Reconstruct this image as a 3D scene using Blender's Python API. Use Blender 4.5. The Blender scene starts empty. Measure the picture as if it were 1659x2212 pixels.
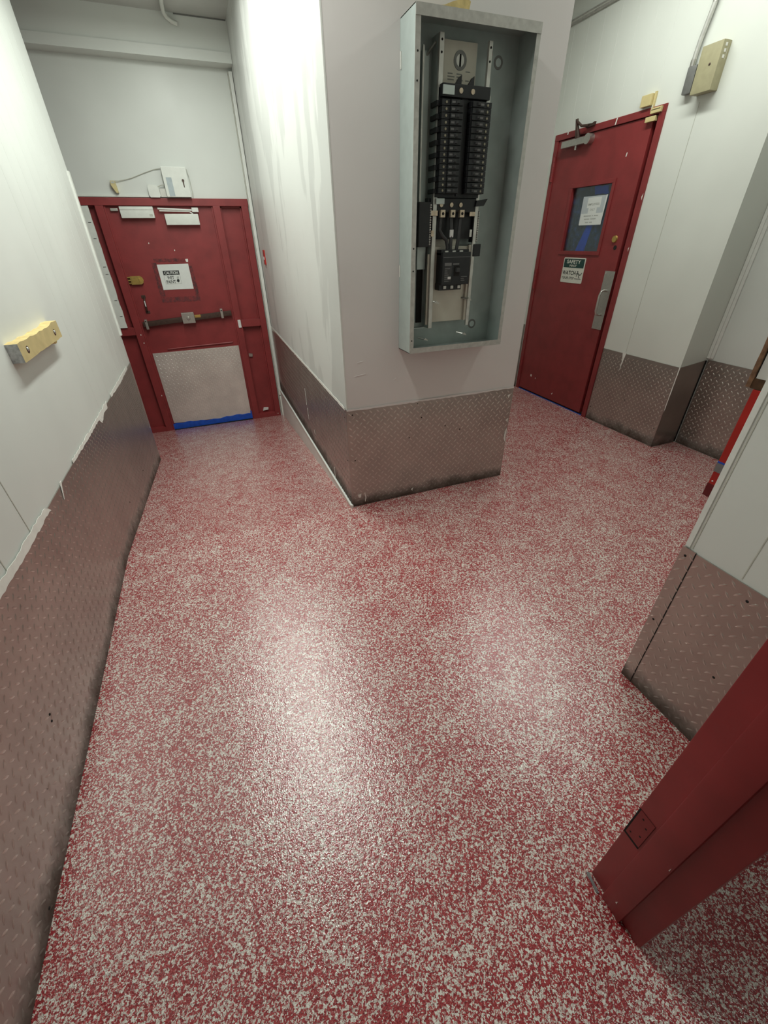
import bpy, bmesh, math, random
from mathutils import Matrix, Vector
random.seed(7)
S = bpy.context.scene
COL = S.collection

# ------------------------------------------------------------------ camera
FPX, YAW, PIT, ROL, CAM_H = 889.583, 0.358654, 0.585255, -0.0181211, 1.46
_f = Vector((math.sin(YAW)*math.cos(PIT), math.cos(YAW)*math.cos(PIT), -math.sin(PIT)))
_r0 = Vector((math.cos(YAW), -math.sin(YAW), 0)); _u0 = _r0.cross(_f)
_r = math.cos(ROL)*_r0 + math.sin(ROL)*_u0
_u = -math.sin(ROL)*_r0 + math.cos(ROL)*_u0
cd = bpy.data.cameras.new('camera'); cam = bpy.data.objects.new('camera', cd); COL.objects.link(cam)
cd.sensor_fit = 'HORIZONTAL'; cd.sensor_width = 36.0; cd.lens = FPX/1659*36.0; cd.clip_start = 0.01
cam.matrix_world = Matrix(((_r.x, _u.x, -_f.x, 0), (_r.y, _u.y, -_f.y, 0), (_r.z, _u.z, -_f.z, CAM_H), (0, 0, 0, 1)))
S.camera = cam

# ------------------------------------------------------------------ world, lamps, exposure
w = bpy.data.worlds.new('world'); S.world = w; w.use_nodes = True
w.node_tree.nodes['Background'].inputs[0].default_value = (0.8, 0.85, 0.82, 1)
w.node_tree.nodes['Background'].inputs[1].default_value = 0.05
S.view_settings.view_transform = 'Standard'; S.view_settings.look = 'None'
S.view_settings.exposure = 0.07; S.view_settings.gamma = 1.0; S.view_settings.use_curve_mapping = False
try: S.cycles.use_denoising = True
except Exception: pass
S.cycles.max_bounces = 5; S.cycles.diffuse_bounces = 4; S.cycles.glossy_bounces = 2; S.cycles.transmission_bounces = 4
S.cycles.use_adaptive_sampling = True; S.cycles.adaptive_threshold = 0.04
S.cycles.caustics_reflective = False; S.cycles.caustics_refractive = False

def area_lamp(name, loc, sx, sy, watts, col):
    l = bpy.data.lights.new(name, 'AREA'); l.shape = 'RECTANGLE'; l.size = sx; l.size_y = sy
    l.energy = watts; l.color = col
    o = bpy.data.objects.new(name, l); o.location = loc; COL.objects.link(o); return o
LAMP = (0.95, 1.0, 0.93)
area_lamp('corridor_fluorescent_lamp', (0.09, 2.78, 2.86), 0.14, 2.7, 55, LAMP)
area_lamp('passage_fluorescent_lamp', (2.50, 2.35, 3.04), 0.14, 1.9, 27, LAMP)
area_lamp('near_room_fill_light', (1.60, -1.20, 2.86), 0.14, 1.2, 9, LAMP)  # added fill that lifts the dark near floor, no known fixture

# ------------------------------------------------------------------ materials
def new_mat(name):
    m = bpy.data.materials.new(name); m.use_nodes = True
    nt = m.node_tree; b = nt.nodes['Principled BSDF']
    return m, nt, b
def N(nt, t, **kw):
    n = nt.nodes.new(t)
    for k, v in kw.items():
        if k in n.inputs.keys(): n.inputs[k].default_value = v
        else: setattr(n, k, v)
    return n
def rgba(c): return (c[0], c[1], c[2], 1)
def ramp(nt, src, stops):
    n = nt.nodes.new('ShaderNodeValToRGB'); e = n.color_ramp.elements
    e[0].position, e[0].color = stops[0][0], rgba(stops[0][1]); e[1].position, e[1].color = stops[-1][0], rgba(stops[-1][1])
    for p, c in stops[1:-1]:
        q = e.new(p); q.color = rgba(c)
    nt.links.new(src, n.inputs[0]); return n.outputs[0]
def mixc(nt, fac, a, b):
    n = nt.nodes.new('ShaderNodeMix'); n.data_type = 'RGBA'
    if isinstance(fac, (int, float)): n.inputs[0].default_value = fac
    else: nt.links.new(fac, n.inputs[0])
    for i, v in ((6, a), (7, b)):
        if isinstance(v, tuple): n.inputs[i].default_value = rgba(v)
        else: nt.links.new(v, n.inputs[i])
    return n.outputs[2]
def math_(nt, op, a, b=None):
    n = nt.nodes.new('ShaderNodeMath'); n.operation = op
    for i, v in ((0, a), (1, b)):
        if v is None: continue
        if isinstance(v, (int, float)): n.inputs[i].default_value = v
        else: nt.links.new(v, n.inputs[i])
    return n.outputs[0]
def coords(nt, scale=None):
    g = nt.nodes.new('ShaderNodeNewGeometry'); o = g.outputs['Position']
    if scale:
        mp = nt.nodes.new('ShaderNodeMapping'); mp.inputs['Scale'].default_value = scale
        nt.links.new(o, mp.inputs[0]); o = mp.outputs[0]
    return o
def noise(nt, scale, detail=3, rough=0.5, vec=None, out=0, dim='3D'):
    n = nt.nodes.new('ShaderNodeTexNoise'); n.noise_dimensions = dim; n.inputs['Scale'].default_value = scale
    n.inputs['Detail'].default_value = detail; n.inputs['Roughness'].default_value = rough
    nt.links.new(vec if vec is not None else coords(nt), n.inputs['Vector']); return n.outputs[out]
def bump(nt, b, h, strength, dist=0.002):
    n = nt.nodes.new('ShaderNodeBump'); n.inputs['Strength'].default_value = strength; n.inputs['Distance'].default_value = dist
    nt.links.new(h, n.inputs['Height']); nt.links.new(n.outputs[0], b.inputs['Normal'])
def plain(name, col, rough=0.5, metal=0.0, var=0.08, vs=30, bmp=0.0, bs=200):
    m, nt, b = new_mat(name); L = nt.links
    f = noise(nt, vs, 2)
    lo = tuple(c*(1-var) for c in col); hi = tuple(min(1, c*(1+var)) for c in col)
    L.new(ramp(nt, f, [(0.3, lo), (0.7, hi)]), b.inputs['Base Color'])
    b.inputs['Roughness'].default_value = rough; b.inputs['Metallic'].default_value = metal
    if bmp: bump(nt, b, noise(nt, bs, 2), bmp, 0.001)
    return m
M = {}
def wall_mat(name, col, rough, patchy=0.0):
    m, nt, b = new_mat(name); L = nt.links
    base = ramp(nt, noise(nt, 2.2, 2), [(0.3, tuple(c*0.96 for c in col)), (0.7, tuple(min(1, c*1.03) for c in col))])
    if patchy:
        v = coords(nt, (1.0, 1.0, 0.30))
        k = ramp(nt, noise(nt, 2.6, 4, 0.6, v), [(0.49, (0, 0, 0)), (0.52, (1, 1, 1))])
        base = mixc(nt, k, base, tuple(min(1, c*(1+patchy)) for c in col))
    L.new(base, b.inputs['Base Color'])
    r = ramp(nt, noise(nt, 5, 1), [(0.35, (rough*0.94,)*3), (0.65, (rough*1.06,)*3)])
    L.new(r, b.inputs['Roughness'])
    bump(nt, b, noise(nt, 60, 1), 0.10, 0.001)
    return m
M['wall'] = wall_mat('white_wall_paint', (0.67, 0.69, 0.655), 0.42)
M['wall_patch'] = wall_mat('spackled_white_paint', (0.565, 0.57, 0.545), 0.42, 0.17)
M['wall_warm'] = wall_mat('warm_white_paint', (0.71, 0.73, 0.675), 0.5)
M['wall_matte'] = wall_mat('pink_bounce_matte_white', (0.745, 0.705, 0.69), 0.6)  # pinkish tint stands in for light bounced off the red floor
M['white'] = plain('white_trim_paint', (0.72, 0.73, 0.69), 0.45, var=0.04)
M['ceiling'] = plain('ceiling_paint', (0.55, 0.56, 0.53), 0.8, var=0.05, vs=6)
M['plastic_white'] = plain('white_plastic', (0.70, 0.72, 0.67), 0.4, var=0.03)
M['white_chip'] = plain('white_paint_smear', (0.78, 0.77, 0.72), 0.6, var=0.05)
M['seam'] = plain('wall_seam_caulk', (0.50, 0.50, 0.44), 0.7, var=0.1)

def red_mat(name, col, rough):
    m, nt, b = new_mat(name); L = nt.links
    base = ramp(nt, noise(nt, 9, 3), [(0.3, tuple(c*0.86 for c in col)), (0.7, tuple(c*1.1 for c in col))])
    g = ramp(nt, noise(nt, 55, 3, 0.65), [(0.70, (0, 0, 0)), (0.78, (1, 1, 1))])
    base = mixc(nt, math_(nt, 'MULTIPLY', g, 0.22), base, (0.10, 0.05, 0.045))
    L.new(base, b.inputs['Base Color']); b.inputs['Roughness'].default_value = rough
    bump(nt, b, noise(nt, 90, 1), 0.10, 0.001)
    return m
M['red'] = red_mat('red_door_paint', (0.245, 0.032, 0.033), 0.45)
M['red_dark'] = red_mat('dark_red_paint', (0.14, 0.012, 0.014), 0.45)
M['red_jamb'] = red_mat('worn_red_frame_paint', (0.275, 0.026, 0.028), 0.40)
M['red_bright'] = red_mat('bright_red_enamel', (0.44, 0.022, 0.016), 0.4)
# residue of old sign: smudged brown over red
m, nt, b = new_mat('adhesive_residue'); L = nt.links
k = ramp(nt, noise(nt, 38, 5, 0.7), [(0.36, (0, 0, 0)), (0.60, (1, 1, 1))])
L.new(mixc(nt, k, (0.24, 0.034, 0.035), (0.075, 0.026, 0.028)), b.inputs['Base Color']); b.inputs['Roughness'].default_value = 0.8
M['residue'] = m

def steel_plate(name, col, rough, dirt=True):
    m, nt, b = new_mat(name); L = nt.links
    base = ramp(nt, noise(nt, 5, 3, 0.6), [(0.3, tuple(c*0.88 for c in col)), (0.7, tuple(c*1.08 for c in col))])
    met = 0.9 if dirt else 0.7
    b.inputs['Metallic'].default_value = met
    if dirt:
        # grime splashed up from the mop line: own ragged shape
        uv = nt.nodes.new('ShaderNodeUVMap'); sx = nt.nodes.new('ShaderNodeSeparateXYZ'); L.new(uv.outputs[0], sx.inputs[0])
        h = sx.outputs[1]
        ragged = math_(nt, 'ADD', h, math_(nt, 'MULTIPLY', math_(nt, 'SUBTRACT', noise(nt, 9, 5, 0.65), 0.5), 0.16))
        k = ramp(nt, ragged, [(0.0, (1, 1, 1)), (0.035, (0.75, 0.75, 0.75)), (0.09, (0, 0, 0))])
        speck = ramp(nt, noise(nt, 70, 2), [(0.76, (0, 0, 0)), (0.80, (0.8, 0.8, 0.8))])
        k2 = math_(nt, 'MAXIMUM', k, speck)
        base = mixc(nt, k2, base, (0.075, 0.055, 0.042))
        L.new(math_(nt, 'SUBTRACT', met, math_(nt, 'MULTIPLY', k2, 0.7)), b.inputs['Metallic'])
        L.new(math_(nt, 'ADD', rough, math_(nt, 'MULTIPLY', k2, 0.3)), b.inputs['Roughness'])
    else:
        b.inputs['Roughness'].default_value = rough
    L.new(base, b.inputs['Base Color'])
    bump(nt, b, noise(nt, 40, 1), 0.06, 0.001)
    return m
M['plate'] = steel_plate('diamond_plate_steel', (0.46, 0.42, 0.385), 0.30)
M['plate_door'] = steel_plate('diamond_plate_aluminium', (0.78, 0.75, 0.70), 0.42, False)
M['tread'] = steel_plate('pale_tread_steel', (0.60, 0.555, 0.51), 0.28)  # lugs lighter and a little smoother than the plain sheet
M['steel'] = plain('satin_steel', (0.55, 0.54, 0.50), 0.35, 0.9, 0.06, 60)
M['galv'] = plain('galvanised_sheet', (0.54, 0.61, 0.59), 0.5, 0.45, 0.04, 22)
M['galv_in'] = plain('grey_green_enamel', (0.40, 0.46, 0.44), 0.45, 0.25, 0.08, 14)
M['galv_edge'] = plain('bare_zinc_edge', (0.52, 0.51, 0.48), 0.45, 0.6, 0.12, 40)
M['rail'] = plain('zinc_rail', (0.62, 0.62, 0.58), 0.4, 0.6, 0.1, 30)
M['panel_plate'] = plain('beige_steel_plate', (0.58, 0.55, 0.47), 0.45, 0.3, 0.06, 12)
M['black'] = plain('black_moulded_plastic', (0.010, 0.011, 0.013), 0.45, var=0.2)
M['black_soft'] = plain('dark_grey_cable', (0.035, 0.035, 0.036), 0.5, var=0.2)
M['dark'] = plain('dark_void', (0.010, 0.009, 0.008), 0.9, var=0.2)
M['screw_dull'] = plain('dull_screw', (0.30, 0.27, 0.20), 0.4, 0.6, 0.15, 80)
M['ko'] = plain('dark_zinc_ring', (0.22, 0.22, 0.21), 0.5, 0.5, 0.1)
M['copper'] = plain('tinned_lug', (0.60, 0.50, 0.38), 0.4, 0.7, 0.15, 80)
M['brass'] = plain('brass', (0.70, 0.50, 0.16), 0.3, 0.9, 0.1, 60)
M['bronze'] = plain('dark_bronze_bar', (0.075, 0.045, 0.035), 0.45, 0.4, 0.2, 40)
M['label_grey'] = plain('grey_print', (0.16, 0.16, 0.16), 0.6)
M['label_white'] = plain('white_label', (0.70, 0.70, 0.68), 0.6, var=0.03)
M['paper'] = plain('white_paper', (0.72, 0.74, 0.71), 0.7, var=0.02)
M['ink'] = plain('black_ink', (0.02, 0.022, 0.02), 0.7)
M['ink_soft'] = plain('faded_ink', (0.30, 0.31, 0.28), 0.7)
M['sign_green'] = plain('dark_green_print', (0.010, 0.050, 0.042), 0.5)
M['sign_face'] = plain('cream_sign_face', (0.66, 0.66, 0.58), 0.45, var=0.03)
M['tan'] = plain('tan_enamel', (0.36, 0.33, 0.20), 0.5, var=0.06)
M['cream'] = plain('yellowed_plastic', (0.62, 0.52, 0.26), 0.45, var=0.06)
M['foam'] = plain('yellow_foam', (0.70, 0.54, 0.24), 0.9, var=0.15, vs=40, bmp=0.5, bs=120)
M['foam_face'] = plain('tan_board_face', (0.50, 0.395, 0.19), 0.75, var=0.10, vs=18)
M['foam_end'] = plain('grey_fibre_end', (0.42, 0.43, 0.43), 0.95, var=0.35, vs=60, bmp=0.6, bs=150)
M['wood'] = plain('raw_wood_edge', (0.20, 0.105, 0.055), 0.75, var=0.35, vs=35, bmp=0.3)
M['wood_dark'] = plain('dark_wood', (0.075, 0.036, 0.014), 0.8, var=0.3, vs=30)
M['tape'] = plain('blue_masking_tape', (0.010, 0.085, 0.52), 0.5, var=0.15, vs=25)
M['grey_tape'] = plain('grey_tape', (0.20, 0.20, 0.20), 0.6)
M['mirror_marker'] = plain('grey_label_stripe', (0.40, 0.46, 0.48), 0.5)
m, nt, b = new_mat('window_glass'); L = nt.links
tr = nt.nodes.new('ShaderNodeBsdfTransparent'); tr.inputs[0].default_value = (0.86, 0.91, 0.95, 1)
gl = nt.nodes.new('ShaderNodeBsdfGlossy'); gl.inputs['Roughness'].default_value = 0.05
mx = nt.nodes.new('ShaderNodeMixShader'); mx.inputs[0].default_value = 0.09; L.new(tr.outputs[0], mx.inputs[1]); L.new(gl.outputs[0], mx.inputs[2])
L.new(mx.outputs[0], nt.nodes['Material Output'].inputs['Surface'])
M['glass'] = m
m, nt, b = new_mat('clear_sleeve')
b.inputs['Base Color'].default_value = (0.50, 0.54, 0.56, 1); b.inputs['Roughness'].default_value = 0.2
M['sleeve'] = m
m, nt, b = new_mat('dim_room_mottle'); L = nt.links
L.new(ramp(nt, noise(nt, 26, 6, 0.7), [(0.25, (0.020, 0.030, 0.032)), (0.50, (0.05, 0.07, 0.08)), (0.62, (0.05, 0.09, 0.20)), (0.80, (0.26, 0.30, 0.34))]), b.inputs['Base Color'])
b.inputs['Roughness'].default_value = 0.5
M['cover'] = m  # stands for the dim room; bluish pane reflections and dust marks painted in

# flake floor
m, nt, b = new_mat('red_white_flake_epoxy'); L = nt.links
pos = coords(nt)
warp = nt.nodes.new('ShaderNodeTexNoise'); warp.noise_dimensions = '2D'; warp.inputs['Scale'].default_value = 230; warp.inputs['Detail'].default_value = 1
L.new(pos, warp.inputs['Vector'])
vm = nt.nodes.new('ShaderNodeVectorMath'); vm.operation = 'MULTIPLY_ADD'; vm.inputs[1].default_value = (0.0075,)*3
L.new(warp.outputs[1], vm.inputs[0]); L.new(pos, vm.inputs[2])
def vor(scale):
    v = nt.nodes.new('ShaderNodeTexVoronoi'); v.inputs['Scale'].default_value = scale; v.feature = 'F1'; v.voronoi_dimensions = '2D'
    L.new(vm.outputs[0], v.inputs['Vector']); return v
v1, v2 = vor(235), vor(440)
s1 = nt.nodes.new('ShaderNodeSeparateColor'); L.new(v1.outputs['Color'], s1.inputs[0])
s2 = nt.nodes.new('ShaderNodeSeparateColor'); L.new(v2.outputs['Color'], s2.inputs[0])
dens = math_(nt, 'MULTIPLY', math_(nt, 'SUBTRACT', noise(nt, 9, 1, dim='2D'), 0.5), 0.22)
a1 = ramp(nt, math_(nt, 'ADD', s1.outputs[0], dens), [(0.735, (0, 0, 0)), (0.775, (1, 1, 1))])
a2 = ramp(nt, math_(nt, 'ADD', s2.outputs[0], dens), [(0.80, (0, 0, 0)), (0.84, (1, 1, 1))])
white = math_(nt, 'MAXIMUM', a1, a2)
redc = ramp(nt, s2.outputs[1], [(0.0, (0.22, 0.010, 0.016)), (0.5, (0.38, 0.022, 0.032)), (1.0, (0.50, 0.070, 0.070))])
whc = ramp(nt, s1.outputs[2], [(0.0, (0.62, 0.46, 0.42)), (0.4, (0.80, 0.74, 0.67)), (1.0, (0.88, 0.84, 0.77))])
fl_ = mixc(nt, white, redc, whc)
edge = ramp(nt, v2.outputs['Distance'], [(0.45, (1, 1, 1)), (0.75, (0.42, 0.36, 0.36))])  # darker flake borders: gaps plus the shade between chips, put into the colour
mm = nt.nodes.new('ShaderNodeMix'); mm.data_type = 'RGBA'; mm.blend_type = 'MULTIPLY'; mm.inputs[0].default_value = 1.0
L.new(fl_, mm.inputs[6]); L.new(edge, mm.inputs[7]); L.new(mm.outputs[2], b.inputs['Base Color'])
b.inputs['Roughness'].default_value = 0.40
b.inputs['Coat Weight'].default_value = 1.0; b.inputs['Coat Roughness'].default_value = 0.09
hh = math_(nt, 'ADD', math_(nt, 'MULTIPLY', noise(nt, 210, 1, dim='2D'), 1.0), math_(nt, 'MULTIPLY', noise(nt, 60, 0, dim='2D'), 0.6))
bump(nt, b, hh, 0.30, 0.0024)
L.new(b.inputs['Normal'].links[0].from_socket, b.inputs['Coat Normal'])
M['floor'] = m

# ------------------------------------------------------------------ mesh building
class Fr:
    """wall frame: u to the viewer's right, v up, w out of the wall"""
    def __init__(s, o, U, V=(0, 0, 1)):
        s.o = Vector(o); s.U = Vector(U); s.V = Vector(V); s.W = s.U.cross(s.V)
    def p(s, q): return s.o + s.U*q[0] + s.V*q[1] + s.W*q[2]
WORLD = Fr((0, 0, 0), (1, 0, 0), (0, 1, 0))
OFF = {}
class MB:
    def __init__(s, fr=WORLD): s.bm = bmesh.new(); s.fr = fr
    def _v(s, q): return s.bm.verts.new(s.fr.p(q))
    def prism(s, poly, w0, w1, poly2=None):
        """polygon in u,v extruded along w"""
        a = [s._v((x, y, w0)) for x, y in poly]; c = [s._v((x, y, w1)) for x, y in (poly2 or poly)]
        fs = [s.bm.faces.new(a[::-1]), s.bm.faces.new(c)]
        n = len(a)
        for i in range(n): fs.append(s.bm.faces.new((a[i], a[(i+1) % n], c[(i+1) % n], c[i])))
        s.last = fs; return s
    def box(s, u0, u1, v0, v1, w0, w1, bev=0.0):
        fs = s.prism([(u0, v0), (u1, v0), (u1, v1), (u0, v1)], w0, w1).last
        if bev:
            es = list({e for f in fs for e in f.edges})
            bmesh.ops.bevel(s.bm, geom=es, offset=bev, segments=2, affect='EDGES', profile=0.7)
        return s
    def cyl(s, c, ax, r, h, n=16, r2=None):
        """cylinder from c along local axis index ax by h"""
        r2 = r if r2 is None else r2
        i, j = [k for k in range(3) if k != ax]
        A, B = [], []
        for k in range(n):
            t = 2*math.pi*k/n
            for lst, rr, hh in ((A, r, 0), (B, r2, h)):
                q = list(c); q[i] += rr*math.cos(t); q[j] += rr*math.sin(t); q[ax] += hh
                lst.append(s._v(q))
        s.bm.faces.new(A[::-1]); s.bm.faces.new(B)
        for k in range(n): s.bm.faces.new((A[k], A[(k+1) % n], B[(k+1) % n], B[k]))
        return s
    def ring(s, c, ax, ro, ri, h, n=24):
        i, j = [k for k in range(3) if k != ax]; R = []
        for rr, hh in ((ro, 0), (ro, h), (ri, h), (ri, 0)):
            l = []
            for k in range(n):
                t = 2*math.pi*k/n; q = list(c); q[i] += rr*math.cos(t); q[j] += rr*math.sin(t); q[ax] += hh; l.append(s._v(q))
            R.append(l)
        for a in range(4):
            for k in range(n): s.bm.faces.new((R[a][k], R[a][(k+1) % n], R[(a+1) % 4][(k+1) % n], R[(a+1) % 4][k]))
        return s
    def tube(s, pts, r, n=10):
        P = [s.fr.p(q) for q in pts]; rings = []
        up = None
        for i, p in enumerate(P):
            d = (P[min(i+1, len(P)-1)] - P[max(i-1, 0)]).normalized()
            if up is None:
                up = Vector((0, 0, 1)) if abs(d.z) < 0.9 else Vector((1, 0, 0))
            x = d.cross(up).normalized(); y = x.cross(d).normalized(); up = y
            rr = r[i] if isinstance(r, (list, tuple)) else r
            rings.append([s.bm.verts.new(p + x*rr*math.cos(2*math.pi*k/n) + y*rr*math.sin(2*math.pi*k/n)) for k in range(n)])
        s.bm.faces.new(rings[0][::-1]); s.bm.faces.new(rings[-1])
        for a, c in zip(rings, rings[1:]):
            for k in range(n): s.bm.faces.new((a[k], a[(k+1) % n], c[(k+1) % n], c[k]))
        return s
    def dome(s, c, ax, r, h, n=12, m=4):
        i, j = [k for k in range(3) if k != ax]; rings = []
        for a in range(m):
            t = a/m*math.pi/2
            l = []
            for k in range(n):
                q = list(c); q[i] += r*math.cos(t)*math.cos(2*math.pi*k/n); q[j] += r*math.cos(t)*math.sin(2*math.pi*k/n); q[ax] += h*math.sin(t)
                l.append(s._v(q))
            rings.append(l)
        q = list(c); q[ax] += h; top = s._v(q)
        s.bm.faces.new(rings[0][::-1])
        for a, d in zip(rings, rings[1:]):
            for k in range(n): s.bm.faces.new((a[k], a[(k+1) % n], d[(k+1) % n], d[k]))
        for k in range(n): s.bm.faces.new((rings[-1][k], rings[-1][(k+1) % n], top))
        return s
    def build(s, name, mat, parent=None, smooth=False, recalc=True, uvh=None):
        bm = s.bm
        if recalc: bmesh.ops.recalc_face_normals(bm, faces=bm.faces)
        off = OFF.get(parent.name, Vector()) if parent else Vector()
        if uvh is not None:
            ul = bm.loops.layers.uv.new('UVMap')
            for f in bm.faces:
                for l in f.loops: l[ul].uv = (l.vert.co.y, l.vert.co.z - uvh(l.vert.co))
        for v in bm.verts: v.co -= off
        me = bpy.data.meshes.new(name); bm.to_mesh(me); bm.free()
        me.materials.append(M[mat])
        o = bpy.data.objects.new(name, me); COL.objects.link(o)
        if smooth:
            for p in me.polygons: p.use_smooth = True
            me.set_sharp_from_angle(angle=math.radians(40))
        if parent: o.parent = parent; OFF[o.name] = OFF.get(parent.name, Vector()).copy()
        else: OFF[o.name] = Vector()
        return o
def root(name, loc, label, cat, kind=None, group=None):
    o = bpy.data.objects.new(name, None); o.location = loc; o.empty_display_size = 0.05; COL.objects.link(o)
    OFF[o.name] = Vector(loc); tag(o, label, cat, kind, group); return o
def tag(o, label, cat, kind=None, group=None):
    o['label'] = label; o['category'] = cat
    if kind: o['kind'] = kind
    if group: o['group'] = group
    return o
def text(txt, fr, u, v, w, height, mat, parent, width=None, bold=0.0, align='LEFT', name='lettering'):
    """flat printed lettering as thin mesh; u,v = lower left (or centre) of the word"""
    cu = bpy.data.curves.new('t', 'FONT'); cu.body = txt; cu.size = 1.0; cu.offset = bold; cu.resolution_u = 3
    ob = bpy.data.objects.new('t', cu); COL.objects.link(ob)
    dg = bpy.context.evaluated_depsgraph_get(); dg.update()
    me0 = bpy.data.meshes.new_from_object(ob.evaluated_get(dg))
    xs = [q.co.x for q in me0.vertices]; ys = [q.co.y for q in me0.vertices]
    x0, x1, y0, y1 = min(xs), max(xs), min(ys), max(ys)
    sy = height/(y1-y0); sx = (width/(x1-x0)) if width else sy
    b = MB(fr); ww = (x1-x0)*sx
    du = {'LEFT': 0, 'CENTER': -ww/2, 'RIGHT': -ww}[align]
    vs = [b._v((u+du+(q.co.x-x0)*sx, v+(q.co.y-y0)*sy, w)) for q in me0.vertices]
    for p in me0.polygons:
        try: b.bm.faces.new([vs[i] for i in p.vertices])
        except ValueError: pass
    bpy.data.objects.remove(ob); bpy.data.curves.remove(cu); bpy.data.meshes.remove(me0)
    return b.build(name, mat, parent, recalc=False)
def jag(pts, amp, step, rnd):
    """subdivide a closed polygon and jitter its outline"""
    out = []
    for i, a in enumerate(pts):
        c = pts[(i+1) % len(pts)]; d = math.dist(a, c); n = max(1, int(d/step))
        for k in range(n):
            t = k/n; j = 0 if k == 0 else amp
            out.append((a[0]+(c[0]-a[0])*t + rnd.uniform(-j, j), a[1]+(c[1]-a[1])*t + rnd.uniform(-j, j)))
    return out

def tread(fr, parent, u0, u1, inside, w, a=0.0215, length=0.028, width=0.0075, h=0.0023, mat='tread', vmin=-0.5, vmax=0.7, uvh=None):
    """raised lugs of diamond plate, alternate directions on a diagonal lattice"""
    b = MB(fr); L2 = length/2; W2 = width/2
    n = int((u1-u0 + vmax-vmin)/a) + 6
    i0 = int(math.floor(u0/a)) - 2; j0 = int(math.floor(vmin/a)) - 2
    for i in range(i0, int(u1/a)+3):
        for j in range(j0, int(vmax/a)+3):
            if (i+j) % 2: continue
            u, v = i*a, j*a
            if not (u0+0.008 < u < u1-0.008) or not inside(u, v): continue
            s = 1 if ((i+j)//2) % 2 == (0 if True else 1) else -1
            s = 1 if (j % 2 == 0) else -1
            c, d = math.sqrt(0.5), s*math.sqrt(0.5)
            P = []
            for x, y, z in ((-L2, 0, 0), (-L2*0.35, -W2, 0), (L2*0.35, -W2, 0), (L2, 0, 0), (L2*0.35, W2, 0), (-L2*0.35, W2, 0), (-L2*0.45, 0, h), (L2*0.45, 0, h)):
                P.append(b._v((u + x*c - y*d, v + x*d + y*c, w + z)))
            for f in ((0, 1, 6), (1, 2, 7, 6), (2, 3, 7), (3, 4, 7), (4, 5, 6, 7), (5, 0, 6)):
                b.bm.faces.new([P[k] for k in f])
    o = b.build('raised_tread', mat, parent, uvh=uvh, recalc=False)
    o.data.polygons.foreach_set('use_smooth', [True]*len(o.data.polygons)); o['kind'] = 'stuff'; return o
def screws(fr, parent, pts, w, r=0.006, mat='steel', name='screw'):
    proto = None
    for (u, v) in pts:
        b = MB(fr); b.dome((u, v, w), 2, r, r*0.45, 10, 2); b.build(name, mat, parent)

# ------------------------------------------------------------------ room shell
CH = 3.08; CZ = 2.93                      # ceiling
XL, XP, XPR, YP = -0.716, 0.608, 1.738, 2.198
XD, YB = 3.157, 5.11
SL = 0.123
def fz(x, y): return -SL*(y-2.194) if (x < XP+0.002 and y > 2.194) else 0.0
b = MB()
def quad(*q): b.bm.faces.new([b._v(p) for p in q])
quad((-2.0, -2.2, 0), (5.0, -2.2, 0), (5.0, 2.194, 0), (XP, 2.194, 0), (-2.0, 2.194, 0))
quad((XP, 2.194, 0), (5.0, 2.194, 0), (5.0, 5.5, 0), (XP, 5.5, 0))
quad((-2.0, 2.194, 0), (XP, 2.194, 0), (XP, 5.5, -SL*3.306), (-2.0, 5.5, -SL*3.306))
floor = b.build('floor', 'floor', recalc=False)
tag(floor, 'glossy red and white flake epoxy floor sloping down to the door', 'floor', 'structure')
b = MB(); b.box(-2.0, XP, 0.155, 5.5, CZ, CZ+0.25); b.box(XP, 5.0, 0.155, 5.5, CH, CH+0.1); b.box(-2.0, 5.0, -2.2, 0.155, CZ, CZ+0.25)
o = b.build('ceiling', 'ceiling'); tag(o, 'dim painted ceiling above the corridor', 'ceiling', 'structure')

LW = Fr((XL, 0, 0), (0, 1, 0))          # left wall: u = y, w = +x
PLF = Fr((XP, 0, 0), (0, -1, 0))        # pillar left face: u = -y, w = -x
PFF = Fr((0, YP, 0), (1, 0, 0))         # pillar front: u = x, w = -y
BKF = Fr((0, YB, 0), (1, 0, 0))         # door wall at corridor end
D2F = Fr((XD, 0, 0), (0, -1, 0))        # right wall with second door: u = -y, w = -x
NRF = Fr((1.235, 0, 0), (0, -1, 0))     # near right wall
RCF = Fr((3.42, 0, 0), (0, -1, 0))      # recess wall
RTF = Fr((0, 2.13, 0), (1, 0, 0))       # return face of the right wall

# left wall, its end leans a little
wl = MB(LW)
wl.prism([(-2.2, -0.05), (2.19, -0.05), (3.985, -0.30), (4.12, 0.64), (4.245, 1.90), (4.255, CZ), (-2.2, CZ)], -0.14, 0)
wall_left = wl.build('wall_left', 'wall'); tag(wall_left, 'long white panelled wall on the left side of the corridor', 'wall', 'structure')
for y in (1.255, 1.47):
    MB(LW).box(y-0.002, y+0.002, 0.655, CZ, 0, 0.0012).build('seam', 'seam', wall_left)
for k in range(14):
    y = 2.0 + k*0.155
    if y > 2.65: MB(LW).box(y-0.0015, y+0.0015, 0.655, CZ, 0, 0.0005).build('panel_groove', 'wall', wall_left)
MB(LW).prism([(4.105, 0.84), (4.139, 0.84), (4.243, 1.885), (4.205, 1.885)], 0, 0.012).build('edge_trim', 'white', wall_left)

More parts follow.
